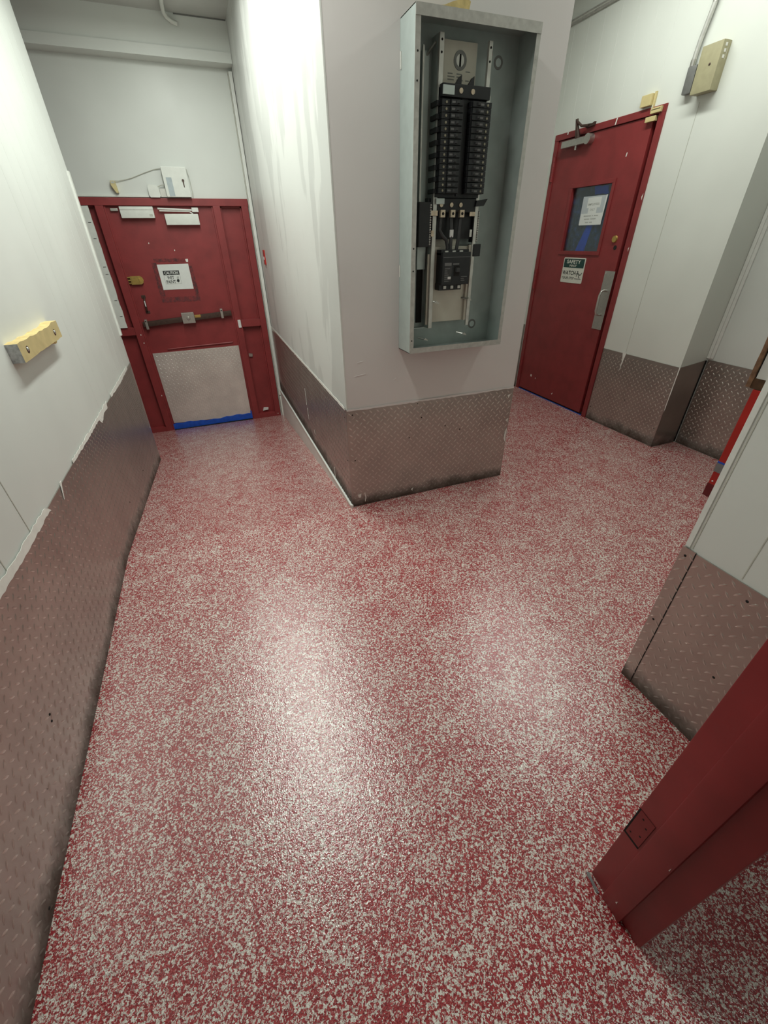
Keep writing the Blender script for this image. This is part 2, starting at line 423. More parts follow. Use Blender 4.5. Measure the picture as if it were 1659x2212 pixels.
# wall at the corridor end
wb = MB(BKF)
wb.box(-2.0, XP, 1.80, CZ, -0.2, -0.02); wb.box(0.566, XP, -0.45, 1.80, -0.2, -0.02); wb.box(-2.0, -1.12, -0.45, 1.80, -0.2, -0.02)
wall_back = wb.build('wall_back', 'wall'); tag(wall_back, 'greenish white wall above the red door at the corridor end', 'wall', 'structure')
o = MB(BKF).prism([(-2.0, 2.682), (XP, 2.682), (XP, CZ), (-2.0, CZ)], -0.019, 0.11).build('trim_1', 'wall')
tag(o, 'boxed white beam across the top of the corridor end wall', 'beam', 'structure')
MB(BKF).box(-2.0, XP-0.002, 2.682, 2.745, 0.11, 0.125).build('lip', 'wall', o)
MB(BKF).box(0.22, XP-0.004, CZ-0.008, CZ-0.001, 0.11, 0.114).build('gap_strip', 'ko', o)
# vertical trims in the corner by the door
o = MB(BKF).box(0.576, 0.604, -0.10, 2.66, -0.019, 0.03, 0.004).build('trim_2', 'white')
tag(o, 'narrow white corner strip between red door frame and pillar wall', 'trim', 'structure')
MB(BKF).box(0.569, 0.575, -0.30, 2.66, -0.019, 0.012).build('backing_strip', 'seam', o)
MB(BKF).box(0.578, 0.603, -0.36, -0.11, -0.019, 0.028, 0.004).build('lower_strip', 'plastic_white', o)

# pillar
wall_center = MB().box(XP, XPR, YP, 5.3, -0.5, CH).build('wall_center', 'wall_patch')
tag(wall_center, 'white pillar wall jutting out between the two passages', 'wall', 'structure')
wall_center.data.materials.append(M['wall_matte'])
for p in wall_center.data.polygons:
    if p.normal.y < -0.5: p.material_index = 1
MB(PFF).box(XP+0.001, XP+0.007, 0.655, CZ, 0, 0.0012).build('corner_bead', 'white', wall_center)

for pts in ([(0.686, 0.904), (0.718, 0.908), (0.717, 0.911), (0.687, 0.907)], [(0.664, 0.832), (0.731, 0.840), (0.730, 0.843), (0.664, 0.835)], [(0.896, 0.790), (0.912, 0.799), (0.931, 0.783), (0.914, 0.794)]):
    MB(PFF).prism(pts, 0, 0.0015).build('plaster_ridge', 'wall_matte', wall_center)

# right wall with the second door (opening y 2.86..3.95)
wr = MB(D2F)
wr.box(-5.3, -3.945, 0, CH, -0.26, 0); wr.box(-2.86, -2.13, 0, CH, -0.26, 0); wr.box(-3.945, -2.86, 2.185, CH, -0.26, 0)
wall_right = wr.build('wall_right', 'wall_warm'); tag(wall_right, 'off-white wall holding the red door with a small window', 'wall', 'structure')
MB(D2F).box(-2.627, -2.624, 0.64, 2.15, 0, 0.0012).build('seam', 'seam', wall_right)
for k in range(7):
    y = 2.98 + k*0.16
    MB(D2F).box(-y-0.0015, -y+0.0015, 2.27, 2.84, 0, 0.0008).build('panel_groove', 'white', wall_right)
o = MB(RCF).box(-2.13, -0.62, 0, CH, -0.15, 0).build('wall_recess', 'wall'); tag(o, 'set-back white wall beyond the corner on the far right', 'wall', 'structure')
MB(RCF).box(-2.128, -2.085, 0.68, CZ, 0, 0.012, 0.004).build('corner_batten', 'white', o)
MB(RCF).box(-2.128, -2.105, 0.68, CZ, 0.012, 0.020, 0.003).build('corner_batten', 'white', o)
# near right wall block and doorway wall
nr = MB(); nr.box(1.235, 4.0, 0.16, 0.614, 0, CH); wall_near = nr.build('wall_near_right', 'wall')
tag(wall_near, 'white wall end on the near right above diamond plate', 'wall', 'structure')
MB(NRF).box(-0.612, -0.598, 0.65, CZ, 0, 0.003).build('corner_bead', 'white', wall_near)
MB(NRF).box(-0.592, -0.589, 0.65, CZ, 0, 0.0012).build('seam', 'seam', wall_near)
MB(NRF).box(-0.445, -0.4425, 0.65, CZ, 0, 0.001).build('seam', 'seam', wall_near)
dw = MB(); dw.box(0.70, 4.0, 0.034, 0.155, 0, CH); dw.box(XL, 0.70, 0.034, 0.155, 2.2, CH)
o = dw.build('wall_doorway', 'wall'); tag(o, 'white wall around the near doorway with red frame', 'wall', 'structure')
o = MB().box(-2.0, 5.0, -2.2, -2.05, 0, CZ).build('wall_behind', 'wall'); tag(o, 'white wall behind the viewer', 'wall', 'structure')
o = MB().box(4.0, 4.15, -2.2, 0.155, 0, CZ).build('wall_side', 'wall'); tag(o, 'white side wall of the near room', 'wall', 'structure')
o = MB().box(XPR, XD+0.3, 4.6, 4.75, 0, CH).build('wall_passage_end', 'wall'); tag(o, 'white wall at the end of the right passage', 'wall', 'structure')

# ------------------------------------------------------------------ diamond plate wainscot
def plate(name, fr, poly, t, label, inside, u0, u1, uvh, vmax=0.7, vmin=-0.4, scr=()):
    o = MB(fr).prism(poly, 0, t).build(name, 'plate', uvh=uvh); tag(o, label, 'wall plate', 'structure')
    tread(fr, o, u0, u1, inside, t, uvh=uvh, vmax=vmax, vmin=vmin)
    if scr: screws(fr, o, scr, t, 0.0045, 'dark', 'rivet')
    return o
def lowL(y): return fz(-1, y)
pl = plate('baseboard_left', LW, [(-2.2, 0.004), (2.19, 0.004), (3.99, -0.218), (4.105, 0.628), (1.2, 0.652), (-2.2, 0.66)], 0.004,
      'long diamond-plate steel sheet along the foot of the left wall',
      lambda u, v: lowL(u)+0.016 < v < 0.652-0.0082*max(0, u-1.2)-0.012 and u < 3.97+v*0.14, -1.2, 4.1, lambda c: fz(-1, c.y),
      scr=[(1.02, 0.25), (1.03, 0.27), (2.6, 0.12), (3.2, 0.05), (0.62, 0.03)])
pcl = plate('baseboard_center_left', PLF, [(-5.095, -0.03), (-2.2, 0.012), (-2.2, 0.652), (-5.095, 0.668)], 0.004,
      'diamond-plate steel sheet on the corridor side of the pillar',
      lambda u, v: 0.02 < v < 0.64, -5.08, -2.2, lambda c: 0.03, scr=[(-2.235, 0.60), (-2.235, 0.32), (-2.235, 0.06), (-3.4, 0.62)])
pcf = plate('baseboard_center_front', PFF, [(XP-0.004, 0.003), (XPR, 0.003), (XPR, 0.645), (XP-0.004, 0.650)], 0.004,
      'diamond-plate steel sheet on the front of the pillar', lambda u, v: 0.018 < v < 0.636, XP, XPR, lambda c: 0,
      scr=[(0.64, 0.62), (0.64, 0.33), (1.0, 0.42), (1.08, 0.54), (1.25, 0.46), (1.36, 0.42), (1.05, 0.63), (1.4, 0.62)])
prt = plate('baseboard_right', D2F, [(-2.856, 0.004), (-2.126, 0.004), (-2.126, 0.634), (-2.856, 0.634)], 0.004,
      'diamond-plate steel sheet right of the windowed red door', lambda u, v: 0.016 < v < 0.622, -2.852, -2.13, lambda c: 0,
      scr=[(-2.83, 0.30), (-2.83, 0.12), (-2.16, 0.15), (-2.5, 0.28)])
o = MB(D2F).prism([(-4.25, 0.003), (-3.965, 0.003), (-3.965, 0.668), (-4.25, 0.668)], 0, 0.012).build('baseboard_right_far', 'plate', uvh=lambda c: 0)
tag(o, 'sliver of steel plate left of the windowed red door', 'wall plate', 'structure')
o = MB(RTF).prism([(XD-0.004, 0.003), (3.40, 0.003), (3.40, 0.662), (XD-0.004, 0.634)], 0, 0.003).build('baseboard_return', 'plate', uvh=lambda c: 0)
tag(o, 'smooth steel sheet wrapped round the right wall corner', 'wall plate', 'structure')
MB(RTF).box(3.402, 3.414, 0.01, 0.66, 0, 0.006).build('dark_joint', 'dark', o)
prc = plate('baseboard_recess', RCF, [(-2.12, 0.004), (-1.0, 0.004), (-1.0, 0.668), (-2.12, 0.668)], 0.004,
      'diamond-plate steel sheet on the set-back wall at far right', lambda u, v: 0.016 < v < 0.658, -2.115, -1.3, lambda c: 0)
pnr = plate('baseboard_near_right', NRF, [(-0.572, 0.003), (-0.165, 0.003), (-0.165, 0.642), (-0.572, 0.642)], 0.004,
      'large diamond-plate steel sheet on the near right wall', lambda u, v: 0.018 < v < 0.628, -0.568, -0.165, lambda c: 0,
      scr=[(-0.405, 0.60), (-0.37, 0.30)])
o = MB(NRF).prism([(-0.616, 0.002), (-0.574, 0.002), (-0.574, 0.645), (-0.616, 0.645)], 0, 0.005).build('baseboard_near_corner', 'plate', uvh=lambda c: 0)
tag(o, 'narrow steel corner strip beside the near right plate', 'wall plate', 'structure')
tread(NRF, o, -0.618, -0.572, lambda u, v: 0.02 < v < 0.63, 0.005, uvh=lambda c: 0)
screws(NRF, o, [(-0.598, 0.618), (-0.598, 0.33)], 0.005, 0.0045, 'dark', 'rivet')
MB(NRF).box(-0.5745, -0.5715, 0.002, 0.643, 0.004, 0.0052).build('dark_joint', 'dark', o)
# white base board wedge under the corridor-side plate
bb = MB(PLF); bb.prism([(-5.09, -0.47), (-5.09, -0.035), (-2.185, 0.02), (-2.185, -0.02)], 0.0, 0.014)
o = bb.build('baseboard_wedge', 'white'); tag(o, 'white wedge-shaped baseboard under the pillar plate along the ramp', 'baseboard', 'structure')
MB(PLF).prism([(-5.09, -0.040), (-5.09, -0.030), (-2.185, 0.026), (-2.185, 0.014)], 0.014, 0.019).build('caulk_bead', 'white_chip', o)

# paint drips and chips that overlap the plates
rnd = random.Random(3)
def splat(fr, pts, w, parent, mat='white_chip', name='paint_drip', amp=0.004, step=0.02):
    MB(fr).prism(jag(pts, amp, step, rnd), w, w+0.0016).build(name, mat, parent)
splat(LW, [(2.05, 0.66), (2.55, 0.652), (2.95, 0.655), (2.92, 0.618), (2.80, 0.625), (2.70, 0.60), (2.66, 0.633), (2.3, 0.638), (2.05, 0.645)], 0.004, wall_left)
splat(LW, [(1.15, 0.67), (1.62, 0.662), (1.66, 0.63), (1.60, 0.638), (1.45, 0.634), (1.15, 0.642)], 0.004, wall_left)
splat(LW, [(0.95, 0.668), (1.14, 0.664), (1.10, 0.640), (0.95, 0.645)], 0.004, wall_left)
splat(LW, [(1.83, 0.66), (1.85, 0.66), (1.80, 0.60), (1.796, 0.60)], 0.0055, wall_left, amp=0.002)
splat(LW, [(3.1, 0.652), (3.9, 0.645), (3.9, 0.625), (3.5, 0.62), (3.1, 0.632)], 0.004, wall_left)
splat(PLF, [(-5.09, 0.675), (-2.22, 0.662), (-2.22, 0.645), (-3.2, 0.648), (-5.09, 0.655)], 0.004, wall_center, amp=0.003)
for (u, v0, v1) in ((-3.42, 0.30, 0.44), (-3.40, 0.18, 0.28), (-3.2, 0.12, 0.16), (-2.60, 0.02, 0.10)):
    splat(PLF, [(u-0.006, v0), (u+0.006, v0), (u+0.004, v1), (u-0.004, v1)], 0.0058, wall_center, amp=0.002)
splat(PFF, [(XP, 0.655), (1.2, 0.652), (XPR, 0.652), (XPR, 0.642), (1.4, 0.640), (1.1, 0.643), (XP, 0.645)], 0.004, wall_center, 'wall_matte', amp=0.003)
for pts in ([(0.645, 0.085), (0.668, 0.09), (0.662, 0.062), (0.648, 0.066)], [(0.690, 0.09), (0.694, 0.09), (0.700, 0.05), (0.694, 0.025), (0.690, 0.028), (0.694, 0.055)],
            [(1.02, 0.045), (1.035, 0.055), (1.03, 0.03)], [(1.695, 0.60), (1.715, 0.605), (1.705, 0.58)], [(1.722, 0.36), (1.733, 0.37), (1.73, 0.27), (1.715, 0.30)], [(1.71, 0.43), (1.73, 0.44), (1.728, 0.41)]):
    splat(PFF, pts, 0.0058, wall_center, amp=0.002, step=0.012)
splat(D2F, [(-2.650, 0.645), (-2.612, 0.645), (-2.62, 0.60), (-2.63, 0.50), (-2.634, 0.50), (-2.636, 0.59)], 0.0055, wall_right, amp=0.003)
splat(D2F, [(-2.133, 0.64), (-2.126, 0.64), (-2.126, 0.30), (-2.131, 0.34)], 0.0045, wall_right, amp=0.001)

# ------------------------------------------------------------------ door 1 (corridor end)
F = BKF
d1 = root('door_1', (-0.2, YB, -0.36), 'red steel door with side panels and kick plate at the corridor end', 'door', 'structure')
def B1(name, mat, u0, u1, v0, v1, w0, w1, bev=0.003, parent=d1, smooth=False):
    return MB(F).box(u0, u1, v0, v1, w0, w1, bev).build(name, mat, parent, smooth)
zb = -0.366
leaf = B1('door_leaf', 'red', -0.682, 0.237, zb+0.012, 1.747, -0.09, -0.035)
B1('header', 'red', -1.11, 0.566, 1.745, 1.802, -0.10, 0.0)
B1('mullion', 'red', -0.748, -0.682, zb, 1.745, -0.10, 0.0)
B1('mullion', 'red', 0.237, 0.303, zb, 1.745, -0.10, 0.0)
B1('jamb', 'red', 0.500, 0.562, zb, 1.745, -0.10, 0.0)
B1('jamb', 'red', -1.11, -1.05, zb, 1.745, -0.10, 0.0)
for u0, u1 in ((0.303, 0.500), (-1.05, -0.748)):
    B1('crossbar', 'red', u0, u1, 0.680, 0.752, -0.10, -0.004)
    B1('bottom_rail', 'red', u0, u1, zb, zb+0.055, -0.10, -0.004)
    for v0, v1 in ((zb+0.055, 0.680), (0.752, 1.745)):
        B1('side_panel', 'red', u0, u1, v0, v1, -0.095, -0.062, 0)
        for uu in ((u0, u0+0.014), (u1-0.014, u1)):
            B1('glazing_bead', 'red', uu[0], uu[1], v0, v1, -0.062, -0.042, 0.002)
        B1('glazing_bead', 'red', u0, u1, v1-0.014, v1, -0.062, -0.042, 0.002)
B1('stop', 'red', -0.682, -0.668, zb, 1.745, -0.035, -0.018, 0.002)
B1('stop', 'red', 0.223, 0.237, zb, 1.745, -0.035, -0.018, 0.002)
# residue of an older notice
for pts in ([(-0.40, 1.335), (-0.12, 1.33), (-0.12, 1.305), (-0.40, 1.308)], [(-0.425, 1.30), (-0.385, 1.30), (-0.380, 1.005), (-0.425, 1.005)],
            [(-0.098, 1.27), (-0.068, 1.27), (-0.058, 1.005), (-0.098, 1.005)], [(-0.425, 1.0), (-0.058, 1.0), (-0.062, 0.955), (-0.42, 0.958)]):
    MB(F).prism(jag(pts, 0.004, 0.015, rnd), -0.0345, -0.0335).build('residue_smudge', 'residue', leaf)
MB(F).prism(jag([(-0.115, 1.325), (-0.09, 1.327), (-0.095, 1.30), (-0.112, 1.303)], 0.002, 0.01, rnd), -0.0335, -0.0325).build('tape_scrap', 'white_chip', leaf)
# kick plate
kp = MB(F).prism([(-0.655, -0.285), (0.212, -0.315), (0.222, 0.492), (-0.656, 0.486)], -0.0345, -0.029).build('kick_plate', 'plate_door', d1)
tread(F, kp, -0.65, 0.212, lambda u, v: -0.27 < v < 0.48, -0.029, mat='plate_door', vmin=-0.3, vmax=0.5, a=0.0215)
MB(F).tube([(-0.50, 0.515, -0.032), (-0.2, 0.525, -0.030), (0.0, 0.528, -0.030), (0.17, 0.531, -0.032)], 0.008, 8).build('drip_ridge', 'red', d1, True)
# painter's tape along the threshold
pts = []
for k in range(25):
    u = -0.668 + k*0.89/24; pts.append((u, -0.295 + 0.005*math.sin(k*1.7)+0.006*math.sin(k*0.4) - (0.0 if k < 16 else -0.003)))
tape = MB(F).prism([(-0.668, -0.358)] + [(0.222, -0.352)] + pts[::-1], -0.030, -0.022).build('threshold_tape', 'tape', d1)
MB(F).prism([(0.205, -0.31), (0.224, -0.312), (0.226, -0.262), (0.208, -0.258)], -0.030, -0.021).build('tape_tab', 'tape', tape)
MB(F).box(-0.668, 0.222, -0.368, -0.357, -0.10, 0.004).build('threshold_gap', 'dark', d1)
# closers
c1 = B1('closer', 'plastic_white', -0.558, -0.284, 1.652, 1.738, -0.035, 0.022, 0.006, smooth=True)
B1('cover_lip', 'galv_edge', -0.556, -0.286, 1.712, 1.717, 0.022, 0.0235, 0, c1)
B1('badge', 'seam', -0.325, -0.298, 1.664, 1.682, 0.022, 0.0228, 0, c1)
B1('bracket', 'steel', -0.635, -0.575, 1.705, 1.725, -0.035, -0.012, 0.003)
c2 = B1('closer', 'plastic_white', -0.200, 0.092, 1.599, 1.684, -0.035, 0.022, 0.006, smooth=True)
MB(F).tube([(-0.245, 1.724, 0.0), (0.06, 1.712, 0.004)], 0.007, 8).build('closer_arm', 'white', c2, True)
MB(F).tube([(-0.235, 1.708, -0.006), (0.02, 1.703, -0.002), (0.05, 1.684, 0.0)], 0.005, 8).build('closer_arm', 'white', c2, True)
B1('arm_shoe', 'white', 0.045, 0.103, 1.697, 1.732, -0.02, 0.018, 0.005, c2)
# rim lock, pull, panic bar
rl = MB(F).prism([(-0.645, 1.128), (-0.56, 1.128), (-0.542, 1.138), (-0.532, 1.162), (-0.542, 1.188), (-0.56, 1.198), (-0.645, 1.198)], -0.035, -0.003).build('rim_lock', 'brass', d1)
MB(F).cyl((-0.567, 1.163, -0.003), 2, 0.020, 0.010, 16).build('thumb_turn', 'brass', rl, True)
MB(F).box(-0.571, -0.563, 1.146, 1.180, 0.007, 0.016, 0.002).build('turn_blade', 'brass', rl)
for v in (1.134, 1.158, 1.182): MB(F).box(-0.668, -0.645, v, v+0.012, -0.03, -0.006, 0.002).build('knuckle', 'brass', rl)
pull = MB(F).tube([(-0.578, 1.012, -0.034), (-0.578, 0.995, -0.005), (-0.580, 0.95, 0.006), (-0.583, 0.90, -0.004), (-0.585, 0.888, -0.034)], [0.007, 0.008, 0.010, 0.008, 0.007], 8).build('pull_handle', 'bronze', d1, True)
for v in (1.005, 0.868): MB(F).box(-0.60, -0.562, v, v+0.026, -0.035, -0.030, 0.003).build('handle_foot', 'bronze', pull)
MB(F).box(-0.583, -0.574, 0.935, 0.985, 0.0045, 0.017, 0.003).build('pale_patch', 'label_white', pull)  # pale patch on the front of the handle
Fb = Fr(F.o + Vector((-0.22, 0, 0.80)), (math.cos(0.062), 0, math.sin(0.062)), (-math.sin(0.062), 0, math.cos(0.062)))
pb = MB(Fb).box(-0.435, 0.435, -0.024, 0.024, -0.02, 0.012, 0.005).build('panic_bar', 'bronze', d1, True)
B1('latch_plate', 'steel', -0.278, -0.158, 0.758, 0.858, -0.03, 0.022, 0.003, pb)
MB(F).cyl((-0.218, 0.806, 0.022), 2, 0.017, 0.012, 16, 0.012).build('latch_knob', 'steel', pb, True)
B1('brass_latch', 'brass', -0.155, -0.095, 0.806, 0.832, -0.01, 0.016, 0.003, pb)
for u, v in ((-0.622, 0.772), (0.118, 0.828)):
    B1('bar_guide', 'steel', u-0.012, u+0.012, v-0.045, v+0.045, -0.03, 0.018, 0.004, pb)
    MB(F).dome((u, v+0.03, 0.018), 2, 0.006, 0.003, 8, 2).build('guide_screw', 'dark', pb)
B1('strike', 'label_white', 0.262, 0.292, 0.678, 0.755, 0.0, 0.012, 0.003)
MB(F).prism([(0.312, 0.36), (0.352, 0.355), (0.358, 0.385), (0.318, 0.395)], -0.06, -0.045).build('foil_scrap', 'steel', d1)
MB(F).prism([(0.36, -0.285), (0.425, -0.28), (0.43, -0.255), (0.375, -0.25)], -0.06, -0.040).build('white_scrap', 'label_white', d1)
for u, v in ((-0.705, 0.68), (-0.70, 0.60), (-0.40, 1.46), (-0.19, 1.40), (0.53, -0.33), (-0.69, 0.05)):
    MB(F).prism(jag([(u-0.004, v-0.006), (u+0.003, v-0.005), (u+0.004, v+0.006), (u-0.002, v+0.006)], 0.001, 0.01, rnd), (-0.035 if -0.68 < u < 0.23 else 0), (-0.034 if -0.68 < u < 0.23 else 0.001)).build('paint_chip', 'white_chip', d1)

# white board over the upper left side panel
bo = MB(F).prism(jag([(-1.04, 0.756), (-0.800, 0.756), (-0.797, 1.742), (-1.04, 1.742)], 0.003, 0.05, rnd), 0.002, 0.016).build('white_board', 'plastic_white')
tag(bo, 'white board with ragged edge screwed beside the corridor-end door', 'board')
for v in (0.86, 1.0, 1.22, 1.28, 1.5, 1.62): MB(F).box(-0.835, -0.812, v, v+0.004, 0.016, 0.0175).build('fastener', 'dark', bo)

# ------------------------------------------------------------------ notice on door 1
cs = MB(F).prism([(-0.383, 1.069), (-0.101, 1.067), (-0.098, 1.287), (-0.382, 1.286)], -0.0330, -0.0318).build('paper_notice', 'paper')
tag(cs, 'white CAUTION WET PAINT paper taped to the corridor-end door', 'sign')
cs['label'] = 'white paper notice reading CAUTION WET PAINT on the red door'
MB(F).box(-0.346, -0.199, 1.195, 1.232, -0.0317, -0.0314).build('heading_bar', 'ink', cs)
text('CAUTION', F, -0.2725, 1.2005, -0.0311, 0.026, 'paper', cs, 0.125, 0.02, 'CENTER')
text('WET', F, -0.288, 1.158, -0.0314, 0.028, 'ink', cs, 0.062, 0.02, 'CENTER')
text('PAINT', F, -0.292, 1.123, -0.0314, 0.028, 'ink', cs, 0.085, 0.02, 'CENTER')
fr_ = MB(F)
for a in ((-0.346, -0.344, 1.117, 1.195), (-0.201, -0.199, 1.117, 1.195), (-0.346, -0.199, 1.117, 1.119)): fr_.box(*a, -0.0317, -0.0314)
fr_.build('border', 'ink_soft', cs)
ic = MB(F)
ic.prism([(-0.242, 1.140), (-0.226, 1.128), (-0.214, 1.140), (-0.216, 1.156), (-0.232, 1.158)], -0.0317, -0.0314)
ic.build('hand_icon', 'ink', cs)
ic = MB(F)
for u, v in ((-0.234, 1.160), (-0.227, 1.163), (-0.220, 1.162)): ic.prism([(u, v-0.006), (u+0.004, v-0.006), (u+0.007, v+0.018), (u+0.003, v+0.019)], -0.0317, -0.0314)
ic.build('hand_icon', 'ink_soft', cs)

# ------------------------------------------------------------------ alarm gear over door 1
FB = Fr((0, YB+0.02, 0), (1, 0, 0))
bx = root('alarm_box', (-0.035, YB+0.02, 1.806), 'white locked metal box with grey stripe above the corridor-end door', 'alarm box')
MB(FB).box(-0.136, 0.068, 1.806, 2.020, 0, 0.075, 0.004).build('case', 'plastic_white', bx)
MB(FB).box(-0.112, -0.066, 1.812, 1.945, 0.075, 0.0765).build('grey_stripe', 'mirror_marker', bx)
MB(FB).cyl((0.026, 1.925, 0.075), 2, 0.010, 0.006, 12).build('key_lock', 'bronze', bx)
MB(FB).prism([(0.020, 1.918), (0.031, 1.915), (0.030, 1.880), (0.024, 1.878)], 0.079, 0.082).build('key', 'bronze', bx)
MB(FB).tube([(0.074, 2.01, 0.03), (0.083, 1.95, 0.02), (0.086, 1.85, 0.02), (0.078, 1.81, 0.03)], 0.003, 6).build('side_cable', 'seam', bx)
sn = root('sounder_box', (-0.236, YB+0.02, 1.804), 'small rounded white box left of the locked alarm box', 'sounder')
MB(FB).prism([(-0.275, 1.804), (-0.200, 1.804), (-0.190, 1.815), (-0.192, 1.872), (-0.206, 1.893), (-0.264, 1.896), (-0.280, 1.882), (-0.284, 1.820)], 0, 0.04).build('case', 'plastic_white', sn)
MB(FB).box(-0.19, -0.137, 1.808, 1.87, 0, 0.02).build('bracket', 'steel', sn)
MB(FB).tube([(-0.20, 1.880, 0.03), (-0.165, 1.893, 0.03), (-0.137, 1.895, 0.03)], 0.004, 6).build('cable', 'seam', sn)
ms = root('motion_sensor', (-0.545, YB+0.02, 1.83), 'yellowed wedge-shaped motion sensor above the corridor-end door', 'sensor')
MB(FB).prism([(-0.566, 1.915), (-0.530, 1.915), (-0.524, 1.834), (-0.540, 1.832), (-0.566, 1.885)], 0, 0.045).build('body', 'cream', ms)
MB(FB).box(-0.560, -0.532, 1.898, 1.912, 0.045, 0.047).build('lens_strip', 'seam', ms)
o = MB(FB).tube([(-0.566, 1.918, 0.02), (-0.50, 1.918, 0.012), (-0.40, 1.938, 0.008), (-0.30, 1.972, 0.008), (-0.20, 2.003, 0.008), (-0.138, 2.012, 0.012)], 0.0028, 6).build('sensor_wire', 'seam')
tag(o, 'thin grey wire sagging from sensor to locked white box', 'wire')
o = MB(FB).box(-0.86, -0.285, 1.806, 1.822, 0, 0.014, 0.003).build('cable_raceway', 'plastic_white'); tag(o, 'white cable raceway running along the top of the door frame', 'raceway')
# conduit at the ceiling
o = MB().tube([(0.145, 4.30, 2.905), (0.146, 4.80, 2.905), (0.148, 4.90, 2.90), (0.165, 4.955, 2.89), (0.20, 4.975, 2.875), (0.235, 4.978, 2.868)], 0.014, 10).build('ceiling_conduit', 'plastic_white', None, True)
tag(o, 'bent white conduit pipe under the corridor ceiling', 'conduit')
# fire pull on the pillar side
fp = root('pull_station', (XP, 4.75, 1.27), 'small red wall box on the corridor side of the pillar', 'fire alarm')
MB(PLF).box(-4.80, -4.72, 1.27, 1.39, 0, 0.010, 0.003).build('case', 'red_bright', fp)
MB(PLF).box(-4.785, -4.735, 1.31, 1.335, 0.010, 0.014, 0.001).build('pull_lever', 'label_white', fp)

# ------------------------------------------------------------------ door 2 (right passage); Y(a,b) -> u range
F = D2F
d2 = root('door_2', (XD, 3.4, 0.0), 'red door with small window and steel pull on the right wall', 'door', 'structure')
def B2(name, mat, y0, y1, v0, v1, w0, w1, bev=0.003, parent=d2, smooth=False):
    return MB(F).box(-y1, -y0, v0, v1, w0, w1, bev).build(name, mat, parent, smooth)
# leaf with a window opening
lf = MB(F)
WY0, WY1, WZ0, WZ1 = 3.185, 3.620, 1.345, 1.800
for a in ((2.950, WY0, 0.02, 2.143), (WY1, 3.898, 0.02, 2.143), (WY0, WY1, 0.02, WZ0), (WY0, WY1, WZ1, 2.143)): lf.box(-a[1], -a[0], a[2], a[3], -0.045, 0.0)
leaf2 = lf.build('door_leaf', 'red', d2)
B2('jamb', 'red', 3.902, 3.948, 0, 2.148, -0.12, 0.008)
B2('jamb', 'red', 2.858, 2.906, 0, 2.148, -0.12, 0.012)
B2('jamb_rebate', 'red', 2.906, 2.944, 0, 2.148, -0.12, -0.030, 0.002)
B2('header', 'red', 2.858, 3.948, 2.148, 2.19, -0.12, 0.010)
# window
wf = MB(F)
for a in ((WY0-0.03, WY1+0.03, WZ0-0.028, WZ0), (WY0-0.03, WY1+0.03, WZ1, WZ1+0.028), (WY0-0.03, WY0, WZ0, WZ1), (WY1, WY1+0.03, WZ0, WZ1)):
    wf.box(-a[1], -a[0], a[2], a[3], 0.0, 0.007, 0.003)
wf.build('window_frame', 'red', leaf2)
B2('window_pane', 'glass', WY0, WY1, WZ0, WZ1, -0.026, -0.020, 0, leaf2)
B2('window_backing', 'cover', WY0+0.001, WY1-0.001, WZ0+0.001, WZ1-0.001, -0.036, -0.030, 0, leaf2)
MB(F).prism([(-3.478, 1.346), (-3.372, 1.346), (-3.335, 1.53), (-3.398, 1.53)], -0.0297, -0.0285).build('blue_tape', 'tape', leaf2)
MB(F).prism(jag([(-3.40, 1.795), (-3.25, 1.795), (-3.23, 1.74), (-3.38, 1.74)], 0.006, 0.02, rnd), -0.0297, -0.0285).build('blue_tape', 'tape', leaf2)
# hinges
for z0, z1 in ((1.866, 2.041), (1.014, 1.186), (0.164, 0.354)):
    h = MB(F).cyl((-3.912, z0, 0.012), 1, 0.011, z1-z0, 12).build('hinge', 'red', d2, True)
    for k in range(1, 5):
        MB(F).ring((-3.912, z0+(z1-z0)*k/5, 0.012), 1, 0.0118, 0.008, 0.002, 12).build('knuckle_gap', 'red_dark', h)
# closer
cl = MB(F).box(-3.815, -3.53, 2.082, 2.128, 0.0, 0.045, 0.008).build('closer', 'steel', d2, True)
MB(F).cyl((-3.515, 2.106, 0.0), 2, 0.034, 0.048, 20).build('closer_cap', 'steel', cl, True)
MB(F).cyl((-3.655, 2.055, 0.022), 1, 0.010, 0.03, 10).build('valve', 'steel', cl, True)
MB(F).tube([(-3.645, 2.13, 0.03), (-3.65, 2.20, 0.05), (-3.655, 2.245, 0.06)], [0.020, 0.013, 0.011], 8).build('closer_arm', 'bronze', cl, True)
MB(F).tube([(-3.655, 2.235, 0.062), (-3.60, 2.195, 0.05), (-3.545, 2.19, 0.03)], 0.009, 8).build('closer_arm', 'bronze', cl, True)
MB(F).prism([(-3.575, 2.178), (-3.49, 2.182), (-3.485, 2.205), (-3.51, 2.198), (-3.565, 2.202)], 0.010, 0.03).build('arm_bracket', 'bronze', cl)
# lock cylinder, hole, pull
MB(F).cyl((-3.030, 1.432, 0), 2, 0.026, 0.010, 20, 0.022).build('lock_cylinder', 'brass', d2, True)
MB(F).cyl((-3.008, 1.374, 0.0), 2, 0.016, 0.0012, 16).build('bore_hole', 'dark', d2)
pp = B2('pull_plate', 'steel', 2.942, 3.046, 0.768, 1.211, 0.0, 0.003, 0)
MB(F).tube([(-2.985, 1.068, 0.002), (-2.985, 1.072, 0.03), (-2.988, 1.064, 0.052), (-2.990, 1.035, 0.060), (-2.990, 0.92, 0.060), (-2.988, 0.893, 0.052), (-2.985, 0.885, 0.03), (-2.985, 0.886, 0.002)], 0.0095, 10).build('pull_handle', 'steel', pp, True)
screws(F, pp, [(-3.034, 1.195), (-2.952, 1.195), (-3.034, 0.785), (-2.952, 0.785), (-2.958, 0.985)], 0.003, 0.004, 'seam')
